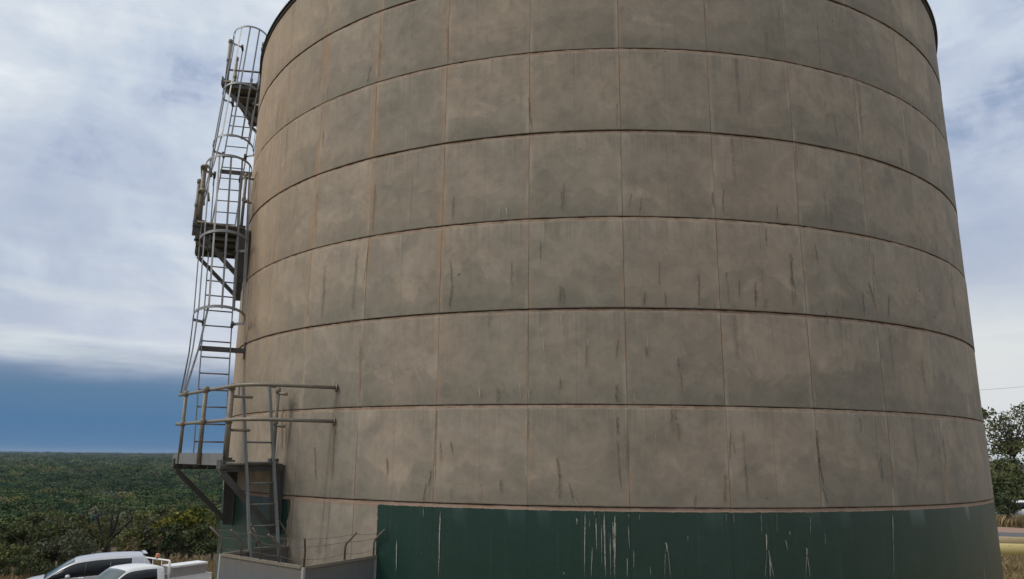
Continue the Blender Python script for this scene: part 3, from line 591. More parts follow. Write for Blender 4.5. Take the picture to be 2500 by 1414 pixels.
# ------------------------------------------------------------------ terrain
def sst(x, a, b): t = np.clip((x - a) / (b - a), 0, 1); return t * t * (3 - 2 * t)
def hz_(x, y):
    x = np.asarray(x, float); y = np.asarray(y, float); r = np.hypot(x - CX, y - CY)
    wl = 1 - sst(x, -2.0, 16.0)                                # left side falls away sooner
    left = np.interp(r, [0, 8, 14, 20, 27, 33, 60, 95, 150, 260, 500, 9000], [0, 0, -0.7, -1.75, -1.85, -2.2, -4.4, -7.0, -10.0, -12.5, -13.5, -14.0])
    right = np.interp(r, [0, 8, 20, 30, 46, 60, 90, 160, 300, 9000], [0, 0, -0.1, -0.35, -0.4, -0.45, -1.0, -5, -12.5, -14.0])
    h = left * wl + right * (1 - wl)
    bank = sst(y, 7.2, 3.0); h = h * (1 - sst(y, 6, 0)) + 2.7 * sst(-y, -6.8, -2.5) * (1 - sst(np.abs(x), 8, 20))
    h = h + 0.06 * np.sin(x * 0.9 + 1.3) * np.sin(y * 0.7) * sst(r, 9, 14) + 0.5 * np.sin(x * 0.05) * np.cos(y * 0.043) * sst(r, 60, 140) + 2.6 * np.sin(x * 0.006 + 1) * np.sin(y * 0.0085) * sst(r, 200, 600) + 9.0 * (0.5 + 0.5 * np.sin(x * 0.0016 + 0.4) * np.cos(y * 0.0011)) * sst(r, 1500, 4500)
    return h
def ground_mat():
    m, g, b = mat('ground_earth'); oc = g.node('ShaderNodeTexCoord').outputs['Object']; x, y, z = g.sep(oc)
    n = g.noise(oc, 0.25, 5, 0.6); n2 = g.noise(oc, 3.0, 6, 0.65); n3 = g.noise(oc, 0.02, 4, 0.5)
    c = g.mix(g.ss(n, 0.4, 0.6), (0.20, 0.13, 0.075), (0.17, 0.135, 0.06)); c = g.mix(g.mul(n2, 0.6), c, (0.09, 0.075, 0.04))
    rr = g.m('SQRT', g.add(g.m('POWER', g.sub(x, CX), 2.0), g.m('POWER', g.sub(y, CY), 2.0)))
    wood = g.mix(n3, (0.030, 0.042, 0.024), (0.05, 0.058, 0.034)); c = g.mix(g.ss(rr, 60.0, 110.0), c, g.mix(g.ss(n2, 0.4, 0.7), wood, (0.075, 0.06, 0.035)))
    g.put(b.inputs['Base Color'], c); b.inputs['Roughness'].default_value = 0.95
    g.put(b.inputs['Normal'], g.bump(n2, 0.6, 0.05)); return m
def ground():
    rad = list(np.arange(0, 60, 1.2)) + list(np.geomspace(60, 9000, 90)); na = 200; V = [(CX, CY, 0)]; F = []
    for i, r in enumerate(rad[1:]):
        for k in range(na): a = 2 * PI * k / na; x = CX + r * math.cos(a); y = CY + r * math.sin(a); V.append((x, y, 0))
    V = np.array(V); V[:, 2] = hz_(V[:, 0], V[:, 1])
    for k in range(na): F.append((0, 1 + k, 1 + (k + 1) % na))
    for i in range(len(rad) - 2):
        for k in range(na): k2 = (k + 1) % na; F.append((1 + i * na + k, 1 + (i + 1) * na + k, 1 + (i + 1) * na + k2, 1 + i * na + k2))
    o = new_mesh('ground', V, F, ground_mat(), smooth=True); tag(o, kind='structure')
ground()
def ribbon(name, pts, w, m, dz, kind='structure'):
    V = []; F = []
    for i, (x, y, ww) in enumerate(pts):
        j = min(i + 1, len(pts) - 1); k = max(i - 1, 0); dx, dy = pts[j][0] - pts[k][0], pts[j][1] - pts[k][1]; L = math.hypot(dx, dy); nx, ny = -dy / L, dx / L
        for q in np.linspace(-1, 1, 7):
            px, py = x + nx * ww * q, y + ny * ww * q; V.append((px, py, float(hz_(px, py)) + dz))
    for i in range(len(pts) - 1):
        for q in range(6): a = i * 7 + q; F.append((a, a + 7, a + 8, a + 1))
    o = new_mesh(name, V, F, m, smooth=True); tag(o, kind=kind); return o
M['asphalt'] = worn('road_asphalt', (0.085, 0.085, 0.09), 0.9, 0, 0.2, 0.0, 3)
M['dirt'] = worn('pink_dirt', (0.26, 0.165, 0.125), 0.95, 0, 0.25, 0.0, 2)
ribbon('road', [(x, 50.9 + 0.03 * (x - 30), 1.5) for x in np.arange(6, 90, 2.0)], 0, M['asphalt'], 0.06)
ribbon('verge', [(x, 54.4 + 0.03 * (x - 30), 2.0) for x in np.arange(6, 90, 2.0)], 0, M['dirt'], 0.05)
# red earth scar in the bush
ribbon('dirt_track', [(-79 - 1.0 * k + math.sin(k) * .8, 132 + 2.4 * k, 1.3 + .5 * math.sin(k * 2.1)) for k in range(9)], 0, worn('red_earth', (0.34, 0.15, 0.075), 0.95, 0, 0.3, 0, 1.5), 0.5)
# ------------------------------------------------------------------ vegetation
def leaf_mat(name, c1, c2, c3=None):
    m, g, b = mat(name); at = g.node('ShaderNodeAttribute', attribute_name='tint'); oi = g.node('ShaderNodeObjectInfo'); geo = g.node('ShaderNodeNewGeometry')
    c = g.mix(at.outputs['Fac'], c1, c2)
    if c3: c = g.mix(g.ss(g.noise(geo.outputs['Position'], 0.35, 2, 0.5), 0.5, 0.62), c, g.mix(at.outputs['Fac'], c3, c1))
    c = g.mix(1.0, c, g.ramp(oi.outputs['Random'], [(0.0, (0.78, 0.82, 0.82)), (0.5, (1.12, 1.12, 1.02)), (1.0, (1.50, 1.32, 1.08))]), 'MULTIPLY')
    g.put(b.inputs['Base Color'], c); b.inputs['Roughness'].default_value = 0.85; b.inputs['Specular IOR Level'].default_value = 0.08
    return m
def far_leaf():
    m, g, b = mat('far_bush_leaves'); at = g.node('ShaderNodeAttribute', attribute_name='tint'); oi = g.node('ShaderNodeObjectInfo'); P = g.node('ShaderNodeNewGeometry').outputs['Position']
    n = g.noise(P, 0.035, 4, 0.6, 0.4); n2 = g.noise(P, 0.008, 3, 0.5)
    c = g.ramp(n, [(0.34, (0.030, 0.058, 0.036)), (0.44, (0.055, 0.085, 0.035)), (0.52, (0.095, 0.110, 0.045)), (0.58, (0.110, 0.100, 0.060)), (0.68, (0.105, 0.130, 0.105))])
    c = g.mix(g.mul(g.ss(n2, 0.42, 0.6), 0.6), c, (0.030, 0.055, 0.034))
    c = g.mix(1.0, c, g.ramp(oi.outputs['Random'], [(0.0, (0.45, 0.55, 0.60)), (0.35, (0.8, 0.85, 0.8)), (0.7, (1.15, 1.1, 0.9)), (0.88, (1.5, 1.45, 1.35)), (1.0, (1.75, 1.35, 1.0))]), 'MULTIPLY')
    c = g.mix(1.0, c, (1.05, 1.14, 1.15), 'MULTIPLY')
    c = g.mix(1.0, c, g.ramp(at.outputs['Fac'], [(0.0, (0.7, 0.7, 0.7)), (1.0, (1.25, 1.25, 1.2))]), 'MULTIPLY')
    g.put(b.inputs['Base Color'], c); b.inputs['Roughness'].default_value = 0.75; b.inputs['Specular IOR Level'].default_value = 0.1; return m
ML = {'green': leaf_mat('bush_green_leaves', (0.050, 0.062, 0.026), (0.125, 0.138, 0.058), (0.125, 0.105, 0.058)),
      'grey': leaf_mat('grey_green_leaves', (0.050, 0.062, 0.042), (0.110, 0.125, 0.088)),
      'olive': leaf_mat('olive_leaves', (0.060, 0.070, 0.014), (0.150, 0.150, 0.034), (0.05, 0.07, 0.02)),
      'dark': leaf_mat('dark_leaves', (0.034, 0.048, 0.024), (0.085, 0.100, 0.048)),
      'brown': leaf_mat('browning_leaves', (0.105, 0.090, 0.062), (0.170, 0.145, 0.105), (0.075, 0.078, 0.045)),
      'far': far_leaf()}
M['bark'] = worn('bark', (0.075, 0.062, 0.048), 0.9, 0, 0.35, 0, 12, 0.5)
M['darkbark'] = worn('dead_dark_bark', (0.020, 0.016, 0.014), 0.9, 0, 0.35, 0, 12, 0.5)
def leaves_mesh(name, centers, radii, per, size, m, rs, flat=0.7, shell=0.55):
    """many small leaf faces scattered through clumps"""
    N = int(per * len(centers)); ci = rs.integers(0, len(centers), N); C_ = np.array(centers)[ci]; Rr = np.array(radii)[ci]
    d = rs.normal(0, 1, (N, 3)); d /= np.linalg.norm(d, axis=1)[:, None]; rad = Rr * (shell + (1 - shell) * rs.random(N)) * (0.75 + 0.5 * rs.random(N)); d[:, 2] *= flat
    P = C_ + d * rad[:, None]
    n = d + rs.normal(0, 0.7, (N, 3)); n /= np.linalg.norm(n, axis=1)[:, None]; a = np.cross(n, rs.normal(0, 1, (N, 3))); a /= np.linalg.norm(a, axis=1)[:, None]; b = np.cross(n, a)
    s = size * (0.6 + 0.8 * rs.random(N))[:, None]
    V = np.stack([P - a * s, P + b * s * 0.45 + n * s * .1, P + a * s, P - b * s * 0.45 - n * s * .1], 1).reshape(-1, 3)
    me = bpy.data.meshes.new(name); me.vertices.add(N * 4); me.vertices.foreach_set('co', V.ravel().astype(np.float32)); me.loops.add(N * 4); me.loops.foreach_set('vertex_index', np.arange(N * 4, dtype=np.int32))
    me.polygons.add(N); me.polygons.foreach_set('loop_start', np.arange(0, N * 4, 4, dtype=np.int32)); me.update(calc_edges=True)
    at = me.attributes.new('tint', 'FLOAT', 'POINT'); cl = rs.random(len(centers))[ci] * 0.6 + rs.random(N) * 0.4; at.data.foreach_set('value', np.repeat(cl, 4).astype(np.float32)); me.materials.append(m); me.validate(); return me
def make_tree_meshes(seed, h, spread, kind, clumps=16, per=170, leaf=0.13, low=0.3, trunk=0.10, bare=False, rnd=False):
    """returns (wood mesh builder, crown mesh)"""
    rs = np.random.default_rng(seed); wood = MB(); cs = []; rr = []
    top = np.array((rs.normal(0, .1) * spread, rs.normal(0, .1) * spread, h * (low + 0.15)))
    wood.tube([(0, 0, -0.3), tuple(top * (0.5, 0.5, 0.5)), tuple(top)], [trunk * 1.25, trunk, trunk * 0.8], 7)
    for i in range(clumps):
        a = 2 * PI * (i * 0.381966 + rs.random() * 0.15); e = rs.random(); rad = spread * (0.25 + 0.75 * math.sqrt((i + .5) / clumps)) * (0.75 + 0.35 * rs.random())
        zc = h * (low + (0.93 - low) * (1 - 0.75 * (rad / spread) ** 1.6) * (0.55 + 0.45 * e)) ; c = np.array((math.cos(a) * rad, math.sin(a) * rad, zc)); q = spread * (0.24 + 0.16 * rs.random())
        if rnd: dd = rs.normal(0, 1, 3); dd /= np.linalg.norm(dd); dd *= (0.35 + 0.6 * rs.random()); hc = h * (1 - low) / 2; c = np.array((dd[0] * spread, dd[1] * spread, h * low + hc + dd[2] * hc * 0.85)); q = spread * (0.14 + 0.12 * rs.random())
        cs.append(c); rr.append(q)
        mid = top * 0.55 + c * 0.45 + rs.normal(0, 0.07, 3) * spread; wood.tube([tuple(top * (0.9 + 0 * e)), tuple(mid), tuple(c)], [trunk * 0.55, trunk * 0.32, trunk * 0.1], 5)
    return wood, leaves_mesh('crown', cs, rr, per, leaf, ML[kind], rs)
def mesh_of(b, name, m):
    o = b.build(name, m); me = o.data; bpy.data.objects.remove(o); return me
VAR = {}
for vi, (kind, h, sp, cl, per, leaf, low) in enumerate([('green', 4.6, 2.1, 16, 150, .13, .25), ('grey', 4.2, 2.3, 15, 140, .12, .28), ('olive', 3.8, 1.8, 14, 150, .12, .15), ('dark', 4.4, 2.2, 17, 160, .13, .15),
                                                        ('brown', 3.6, 1.8, 13, 110, .11, .2), ('green', 5.4, 2.6, 20, 140, .14, .3), ('grey', 3.2, 1.9, 12, 150, .11, .12), ('dark', 5.2, 2.0, 16, 170, .13, .2)]):
    wood, crown = make_tree_meshes(100 + vi, h, sp, kind, cl, per, leaf, low); VAR[vi] = (kind, h, mesh_of(wood, 'trunk', M['bark']), crown)
def place_tree(name, x, y, vi, s, label, cat, group=None, rz=None, sz=1.0, dz=0.0):
    kind, h, wm, cm = VAR[vi]; t = empty(name, (x, y, float(hz_(x, y)) + dz), random.random() * 6.28 if rz is None else rz); t.scale = (s, s, s * sz); tag(t, label, cat, group)
    for nm, me in (('trunk', wm), ('crown', cm)): o = bpy.data.objects.new(nm, me); sc.collection.objects.link(o); o.parent = t
    return t
def ray_xy(px, dep):
    """ground-plane position on the bearing of column px (2500-wide photo) at distance dep; used when laying out plants"""
    a = math.atan((px - 1250) / 1803.82 * math.cos(R_(12.756)) / 1.0 * 1.0); k = (px - 1250) / 1803.82 / math.cos(R_(12.756)) * (1.0 - 0.045); return (k * dep, dep)
KL = {'green': 'mid green bushy tree', 'grey': 'grey green bushy tree', 'olive': 'yellowish olive bushy tree', 'dark': 'dark green bushy tree', 'brown': 'brownish thin-leaved tree'}
# distinct plants close by
x, y = ray_xy(500, 49); place_tree('bush', x, y, 2, 1.36, 'yellow green leafy bush beside the tank edge, below the lowest platform', 'bush', rz=1.0)
x, y = ray_xy(470, 47); place_tree('bush', x, y, 3, 0.88, 'dark rounded bush behind the tool box of the white utility truck', 'bush', rz=2.0)
x, y = ray_xy(545, 44); place_tree('bush', x, y, 7, 0.75, 'dark green bush against the tank edge behind the grey tool box', 'bush', rz=0.6)
for px_, dp_, vi_, s_, lb_, kd_ in ((30, 47, 0, .92, 'broad green tree at the left border behind the silver wagon', 'tree'), (105, 46, 7, .84, 'tall dark green tree left of the silver wagon', 'tree'), (170, 49, 2, 1.02, 'olive tree directly above the bonnet of the silver wagon', 'tree'),
    (-20, 42, 3, .72, 'dark bush at the very left border in the dry grass', 'bush'), (60, 40.5, 5, .50, 'low green bush in the grass in front of the broad tree at left', 'bush'), (120, 39.5, 3, .52, 'low dark bush beside the front of the silver wagon', 'bush'), (5, 39, 0, .46, 'small green bush at the bottom left corner', 'bush'),
    (215, 50, 0, .86, 'round green tree left of the bare forked tree', 'tree'), (390, 52, 0, .84, 'green tree right of the bare forked tree above the orange beacon', 'tree'), (440, 54, 1, .90, 'grey green tree above the headboard of the white truck', 'tree')):
    x, y = ray_xy(px_, dp_); place_tree('tree' if kd_ == 'tree' else 'bush', x, y, vi_, s_, lb_, kd_)
# near bush belt
spots = []
rs = random.Random(21)
def try_spot(x, y, md):
    for (a, b_) in spots:
        if (a - x) ** 2 + (b_ - y) ** 2 < md * md: return False
    spots.append((x, y)); return True
btx, bty = ray_xy(295, 60)
n_near = 0
for _ in range(6000):
    y = 45 + 55 * rs.random() ** 1.2; x = (-0.86 + 0.60 * rs.random()) * y
    if y < 63 and abs(x / y - btx / bty) < 0.050: continue
    
    if math.hypot(x + 16, y - 34) < 12: continue
    if abs(x / y + 0.404) < 0.045 and y < 52: continue
    if not try_spot(x, y, 2.2 + 0.018 * y): continue
    vi = rs.choice([0, 1, 2, 3, 4, 4, 5, 6, 7, 0, 2]); vi = rs.choice([4, 1, 6]) if (y < 75 and abs(x / y - btx / bty) < 0.07) else vi; k = VAR[vi][0]; s = rs.uniform(0.62, 1.02) * (0.8 if y < 52 else 1.0)
    zone = 'just behind the vehicles' if y < 62 else ('halfway down the slope' if y < 80 else 'far down the slope')
    px_ = x / y; where = 'near the left border' if px_ < -0.60 else ('above the silver wagon' if px_ < -0.52 else ('left of the bare tree' if px_ < -0.47 else ('above the white truck' if px_ < -0.40 else 'close to the tank')))
    place_tree('bushland_tree', x, y, vi, s, ('small ' if s < .75 else ('large ' if s > .92 else '')) + KL[k] + ' ' + zone + ', ' + where, 'tree', 'bushland trees on the slope left of the tank'); n_near += 1
    if n_near >= 230: break
print('near trees', n_near)
# the bare forked tree
def bare_tree():
    t = empty('bare_tree', (btx, bty, float(hz_(btx, bty)))); tag(t, 'leafless dark tree with forked bare limbs behind the silver car', 'tree'); w_ = MB(); rs = np.random.default_rng(5)
    tr = [(0.0, 0, -.4), (0.0, 0, 0.6), (0.05, 0, 1.1), (0.12, 0, 1.6)]; w_.tube(tr, [.20, .18, .16, .14], 8); w_.build('trunk', M['darkbark'], t)
    limbs = [[(0.05, 0, 1.2), (-.45, .1, 1.75), (-.75, .2, 2.5), (-.95, .1, 3.2), (-.9, .1, 3.9)], [(0.12, 0, 1.6), (.18, .1, 2.3), (.1, .2, 2.9), (.15, .2, 3.6)], [(0.12, 0, 1.6), (.45, -.1, 2.2), (.62, -.1, 2.9), (.72, 0, 3.6), (.60, 0, 4.2)], [(0.12, 0, 1.5), (.7, .1, 2.0), (1.25, .2, 2.7), (1.7, .1, 3.1), (1.85, 0, 3.6)]]
    for lb in limbs:
        b = MB(); b.tube(lb, list(np.linspace(.12, .045, len(lb))), 7)
        for i in range(1, len(lb)):
            for q in range(4):
                p = np.array(lb[i]); d = rs.normal(0, 1, 3); d[2] = abs(d[2]) + .3; d /= np.linalg.norm(d); L = rs.uniform(.4, 1.0); m_ = p + d * L * .5 + rs.normal(0, .06, 3); e = p + d * L; b.tube([p, m_, e], [.022, .015, .006], 4)
                for r in range(4):
                    d2 = d + rs.normal(0, .7, 3); d2 /= np.linalg.norm(d2); b.tube([m_ if r % 2 else e, (m_ if r % 2 else e) + d2 * rs.uniform(.25, .5)], [.009, .004], 3)
        b.build('limb', M['darkbark'], t)
bare_tree()
# right side trees
def right_trees():
    big = [(2478, 74, 'dark', 11.6, 4.3, 'tall open-crowned tree rising above the bushes beyond the road at the right edge', 6, 50, 75, .14, .38),
           (2405, 80, 'grey', 12.6, 1.3, 'slender tree just showing past the right edge of the tank', 7, 18, 50, .15, .5),
           (2424, 66, 'dark', 6.3, 3.2, 'dense dark tree against the right edge of the tank', 8, 22, 240, .16, .12),
           (2484, 64, 'dark', 4.3, 3.2, 'low dense dark tree behind the white vehicle beyond the road', 9, 22, 240, .16, .05),
           (2458, 70, 'green', 4.6, 3.0, 'mid-height green tree between the dark trees right of the tank', 10, 20, 220, .16, .10),
           (2530, 68, 'dark', 5.2, 3.4, 'dark tree at the far right behind the road', 11, 20, 220, .16, .12),
           (2390, 72, 'green', 6.2, 3.4, 'green tree mostly hidden behind the right edge of the tank', 12, 20, 200, .16, .10),
           (2580, 75, 'dark', 5.6, 4.0, 'large dark tree beyond the road at the far right', 13, 20, 200, .17, .2)]
    for px, dep, kind, h, sp, lb, sd_, cl, per, leaf, low in big:
        x, y = ray_xy(px, dep); wood, crown = make_tree_meshes(sd_, h, sp, kind, cl, per, leaf, low, 0.16, rnd=(h > 9)); t = empty('tree', (x, y, float(hz_(x, y)))); tag(t, lb, 'tree')
        wood.build('trunk', M['bark'], t); o = bpy.data.objects.new('crown', crown); sc.collection.objects.link(o); o.parent = t
    for i, (px, dep, vi, s) in enumerate([(2418, 60, 3, .72), (2440, 61.5, 3, .62), (2462, 66, 7, .6), (2490, 66, 3, .66), (2515, 66, 0, .7), (2430, 58.5, 4, .36)]):
        x, y = ray_xy(px, dep); place_tree('bush', x, y, vi, s, ['dark bush touching the tank edge beyond the road', 'dark bush in front of the tree line beyond the road', 'tall narrow dark bush behind the white vehicle', 'dark bush directly behind the white vehicle', 'green bush at the far right beyond the road', 'small brown bush half hiding the bonnet of the far white truck', 'tiny olive bush beside the far white vehicle'][i], 'bush')
right_trees()
# far woodland: uncountable, one object
def far_wood():
    col = bpy.data.collections.new('woodland_source')
    for i in range(5):
        rs_ = np.random.default_rng(300 + i); cs = []; rr = []
        for k in range(9): a = rs_.random() * 6.28; r = 1.9 * math.sqrt(rs_.random()); cs.append((math.cos(a) * r, math.sin(a) * r, 3.6 - r * .7 - rs_.random() * 1.2)); rr.append(0.9 + .6 * rs_.random())
        me = leaves_mesh('crown_%d' % i, cs, rr, 80, .21, ML['far'], rs_); o = bpy.data.objects.new('woodland_crown', me); col.objects.link(o)
    pts = []; rs_ = np.random.default_rng(9)
    for (y0, y1, sp) in ((92, 200, 4.4), (200, 420, 5.2), (420, 900, 8.0), (900, 2000, 17.0), (2000, 5200, 44.0)):
        ys = np.arange(y0, y1, sp)
        for yy in ys:
            w0, w1 = -0.95 * yy, -0.10 * yy
            n = int((w1 - w0) / sp); xs = w0 + (np.arange(n) + rs_.random(n)) * sp; yj = yy + (rs_.random(n) - .5) * sp * 1.6
            for x_, y_ in zip(xs, yj): pts.append((x_, y_, sp))
    # right side: only what stands beyond the roadside trees
    for yy in np.arange(84, 420, 6.0):
        n = int(yy * 0.9 / 6); xs = yy * 0.28 + (np.arange(n) + rs_.random(n)) * 6
        for x_ in xs: pts.append((x_, yy + rs_.random() * 5, 5.0))
    pts = np.array(pts); track = (np.abs(pts[:, 0] - (-79 - (pts[:, 1] - 132) / 2.4)) < 3.0) & (pts[:, 1] > 118) & (pts[:, 1] < 152); pts = pts[~track]; print('far crowns', len(pts))
    z = hz_(pts[:, 0], pts[:, 1]); me = bpy.data.meshes.new('woodland'); me.vertices.add(len(pts)); me.vertices.foreach_set('co', np.stack([pts[:, 0], pts[:, 1], z], 1).ravel().astype(np.float32))
    at = me.attributes.new('size', 'FLOAT', 'POINT'); at.data.foreach_set('value', (np.clip(pts[:, 2] / 4.6, 0.85, 5.0)).astype(np.float32))
    ob = bpy.data.objects.new('woodland', me); sc.collection.objects.link(ob); tag(ob, 'dense green bushland stretching away to the flat horizon left of the tank', 'woodland', kind='stuff')
    nt = bpy.data.node_groups.new('woodland', 'GeometryNodeTree'); nt.interface.new_socket('Geometry', in_out='INPUT', socket_type='NodeSocketGeometry'); nt.interface.new_socket('Geometry', in_out='OUTPUT', socket_type='NodeSocketGeometry')
    n = nt.nodes; l = nt.links; gi = n.new('NodeGroupInput'); go = n.new('NodeGroupOutput'); iop = n.new('GeometryNodeInstanceOnPoints'); ci = n.new('GeometryNodeCollectionInfo'); ci.inputs['Collection'].default_value = col; ci.inputs['Separate Children'].default_value = True; ci.inputs['Reset Children'].default_value = True
    iop.inputs['Pick Instance'].default_value = True; l.new(gi.outputs[0], iop.inputs['Points']); l.new(ci.outputs[0], iop.inputs['Instance']); l.new(iop.outputs[0], go.inputs[0])
    rv = n.new('FunctionNodeRandomValue'); rv.data_type = 'FLOAT'; rv.inputs[2].default_value = 0; rv.inputs[3].default_value = 6.28; cx = n.new('ShaderNodeCombineXYZ'); l.new(rv.outputs[1], cx.inputs[2]); l.new(cx.outputs[0], iop.inputs['Rotation'])
    ri = n.new('FunctionNodeRandomValue'); ri.data_type = 'INT'; ri.inputs[4].default_value = 0; ri.inputs[5].default_value = 4; ri.inputs['Seed'].default_value = 3; l.new(ri.outputs[2], iop.inputs['Instance Index'])
    rsn = n.new('FunctionNodeRandomValue'); rsn.data_type = 'FLOAT'; rsn.inputs[2].default_value = 0.5; rsn.inputs[3].default_value = 1.75; rsn.inputs['Seed'].default_value = 5; na = n.new('GeometryNodeInputNamedAttribute'); na.data_type = 'FLOAT'; na.inputs['Name'].default_value = 'size'
    mu = n.new('ShaderNodeMath'); mu.operation = 'MULTIPLY'; l.new(rsn.outputs[1], mu.inputs[0]); l.new(na.outputs[0], mu.inputs[1]); sq = n.new('ShaderNodeMath'); sq.operation = 'POWER'; sq.inputs[1].default_value = 0.5; l.new(mu.outputs[0], sq.inputs[0])
    cs_ = n.new('ShaderNodeCombineXYZ'); l.new(mu.outputs[0], cs_.inputs[0]); l.new(mu.outputs[0], cs_.inputs[1]); l.new(sq.outputs[0], cs_.inputs[2]); l.new(cs_.outputs[0], iop.inputs['Scale'])
    md = ob.modifiers.new('woodland', 'NODES'); md.node_group = nt
far_wood()
# dry grass: uncountable, one object per area
def grass_mat():
    m, g, b = mat('dry_grass_blades'); at = g.node('ShaderNodeAttribute', attribute_name='tint')
    c = g.ramp(at.outputs['Fac'], [(0.0, (0.075, 0.075, 0.028)), (0.4, (0.17, 0.125, 0.055)), (0.75, (0.28, 0.21, 0.10)), (1.0, (0.38, 0.30, 0.16))]); g.put(b.inputs['Base Color'], c); b.inputs['Roughness'].default_value = 0.8; return m
GM = grass_mat()
def grass(label, boxes, seed):
    rs_ = np.random.default_rng(seed); Vs = []; T = []
    for (x0, x1, y0, y1, n, h, wd) in boxes:
        x = x0 + (x1 - x0) * rs_.random(n); y = y0 + (y1 - y0) * rs_.random(n); cl = 0.5 + 0.5 * np.sin(x * 1.3 + np.sin(y * .9) * 2) * np.cos(y * 1.7); keep = rs_.random(n) < 0.3 + 0.7 * cl; x, y, cl = x[keep], y[keep], cl[keep]; n = len(x)
        z = hz_(x, y); a = rs_.random(n) * 6.28; hh = h * (0.4 + 0.8 * rs_.random(n)) * (0.6 + .6 * cl); ln = rs_.normal(0, .3, (n, 2)) * hh[:, None]; dx = np.cos(a) * wd; dy = np.sin(a) * wd
        p0 = np.stack([x - dx, y - dy, z - .05], 1); p1 = np.stack([x + dx, y + dy, z - .05], 1); p2 = np.stack([x + ln[:, 0] * .4 + dx * .7, y + ln[:, 1] * .4 + dy * .7, z + hh * .6], 1); p3 = np.stack([x + ln[:, 0], y + ln[:, 1], z + hh], 1)
        Vs.append(np.stack([p0, p1, p2, p3], 1).reshape(-1, 3)); T.append(np.repeat(np.clip(cl * .6 + rs_.random(n) * .5, 0, 1), 4))
    V = np.concatenate(Vs); T = np.concatenate(T); N = len(V) // 4; me = bpy.data.meshes.new('dry_grass'); me.vertices.add(N * 4); me.vertices.foreach_set('co', V.ravel().astype(np.float32)); me.loops.add(N * 4); me.loops.foreach_set('vertex_index', np.arange(N * 4, dtype=np.int32)); me.polygons.add(N); me.polygons.foreach_set('loop_start', np.arange(0, N * 4, 4, dtype=np.int32)); me.update(calc_edges=True)
    at = me.attributes.new('tint', 'FLOAT', 'POINT'); at.data.foreach_set('value', T.astype(np.float32)); me.materials.append(GM); ob = bpy.data.objects.new('dry_grass', me); sc.collection.objects.link(ob); tag(ob, label, 'grass', kind='stuff')
grass('tall dry grass behind the parked vehicles and beside the tank', [(-34, -10, 36.5, 46, 26000, .75, .018), (-14.5, -8.0, 30, 40, 5000, .55, .014)], 1)
grass('dry yellow grass around the pipes and along the road right of the tank', [(14, 34, 26, 38.2, 42000, .34, .016), (18, 48, 44.2, 49, 12000, .14, .016), (24, 56, 56.6, 59.4, 12000, .75, .03)], 2)
# ------------------------------------------------------------------ pipes
def big_pipe(x0, x1, y0, y1, r, label, m):
    z0 = float(hz_(x0, y0)) + r - 0.03; z1 = float(hz_(x1, y1)) + r - 0.03; b = MB(); d = np.array((x1 - x0, y1 - y0, z1 - z0)); L = np.linalg.norm(d)
    b.lathe((0, 0, 0), d, [(0.15, r * .86), (0, r * .86), (0, r), (0.0, r * 1.07), (0.22, r * 1.07), (0.24, r), (L, r), (L, r * .86)], 40); o = b.build('water_pipe', m); o.location = (x0, y0, z0); tag(o, label, 'pipe', 'large pipes lying in the grass')
def pipe_mat(n_, a_, b_):
    m, g, b = mat(n_); oc = g.node('ShaderNodeTexCoord').outputs['Object']; n = g.noise(oc, 1.5, 5, 0.6); c = g.mix(n, a_, b_); c = g.mix(g.ss(g.noise(oc, 7, 4, .6), .6, .75), c, (0.20, 0.14, 0.07)); g.put(b.inputs['Base Color'], c); b.inputs['Roughness'].default_value = 0.55; return m
x0, y0 = ray_xy(2380, 39.6); x1, y1 = ray_xy(2700, 38.8); big_pipe(x0, x1, y0, y1, .34, 'yellow pipe lying nearest in the dry grass beside the tank', pipe_mat('yellow_pipe_paint', (0.52, 0.40, 0.13), (0.62, 0.50, 0.20)))
x0, y0 = ray_xy(2385, 43.0); x1, y1 = ray_xy(2700, 42.2); big_pipe(x0, x1, y0, y1, .34, 'duller tan pipe lying behind the yellow one', pipe_mat('tan_pipe_paint', (0.34, 0.25, 0.12), (0.42, 0.33, 0.17)))
# ------------------------------------------------------------------ overhead cable
b = MB(); pts = []
for f in np.linspace(0, 1, 30): pts.append(np.array((62 + 50 * f, 126 - 14 * f, 14.7 + 5.0 * f - 1.2 * 4 * f * (1 - f) + 0.6)))
b.tube(pts, 0.02, 5); tag(b.build('power_cable', M['wire']), 'thin overhead cable crossing the sky right of the tank', 'cable')
# ------------------------------------------------------------------ vehicles
def paint(name, col, rough=0.28, metal=0.0):
    m, g, b = mat(name); oc = g.node('ShaderNodeTexCoord').outputs['Object']; n = g.noise(oc, 2.0, 5, .6); g.put(b.inputs['Base Color'], g.mix(g.mul(n, .5), col, tuple(c * .82 for c in col))); b.inputs['Roughness'].default_value = rough; b.inputs['Metallic'].default_value = metal; b.inputs['Coat Weight'].default_value = 0.5; b.inputs['Coat Roughness'].default_value = 0.12; return m
M['silver'] = paint('silver_paint', (0.50, 0.51, 0.56), .32, .45); M['white'] = paint('white_paint', (0.74, 0.76, 0.77))
M['whitesteel'] = paint('white_steel', (0.78, 0.78, 0.78), .4)
m, g, b = mat('tinted_glass'); b.inputs['Base Color'].default_value = (0.012, 0.016, 0.02, 1); b.inputs['Roughness'].default_value = 0.08; b.inputs['Specular IOR Level'].default_value = 0.25; M['tint'] = m
m, g, b = mat('windscreen_glass'); b.inputs['Base Color'].default_value = (0.06, 0.085, 0.09, 1); b.inputs['Roughness'].default_value = 0.06; b.inputs['Specular IOR Level'].default_value = 0.9; M['screen'] = m
M['rubber'] = worn('tyre_rubber', (0.02, 0.02, 0.02), .8, 0, .2, 0, 8); M['rim'] = worn('wheel_metal', (.4, .4, .42), .35, .7, .1, 0, 8); M['trim'] = worn('black_trim', (0.018, 0.018, 0.02), .5, 0, .2, 0, 8)
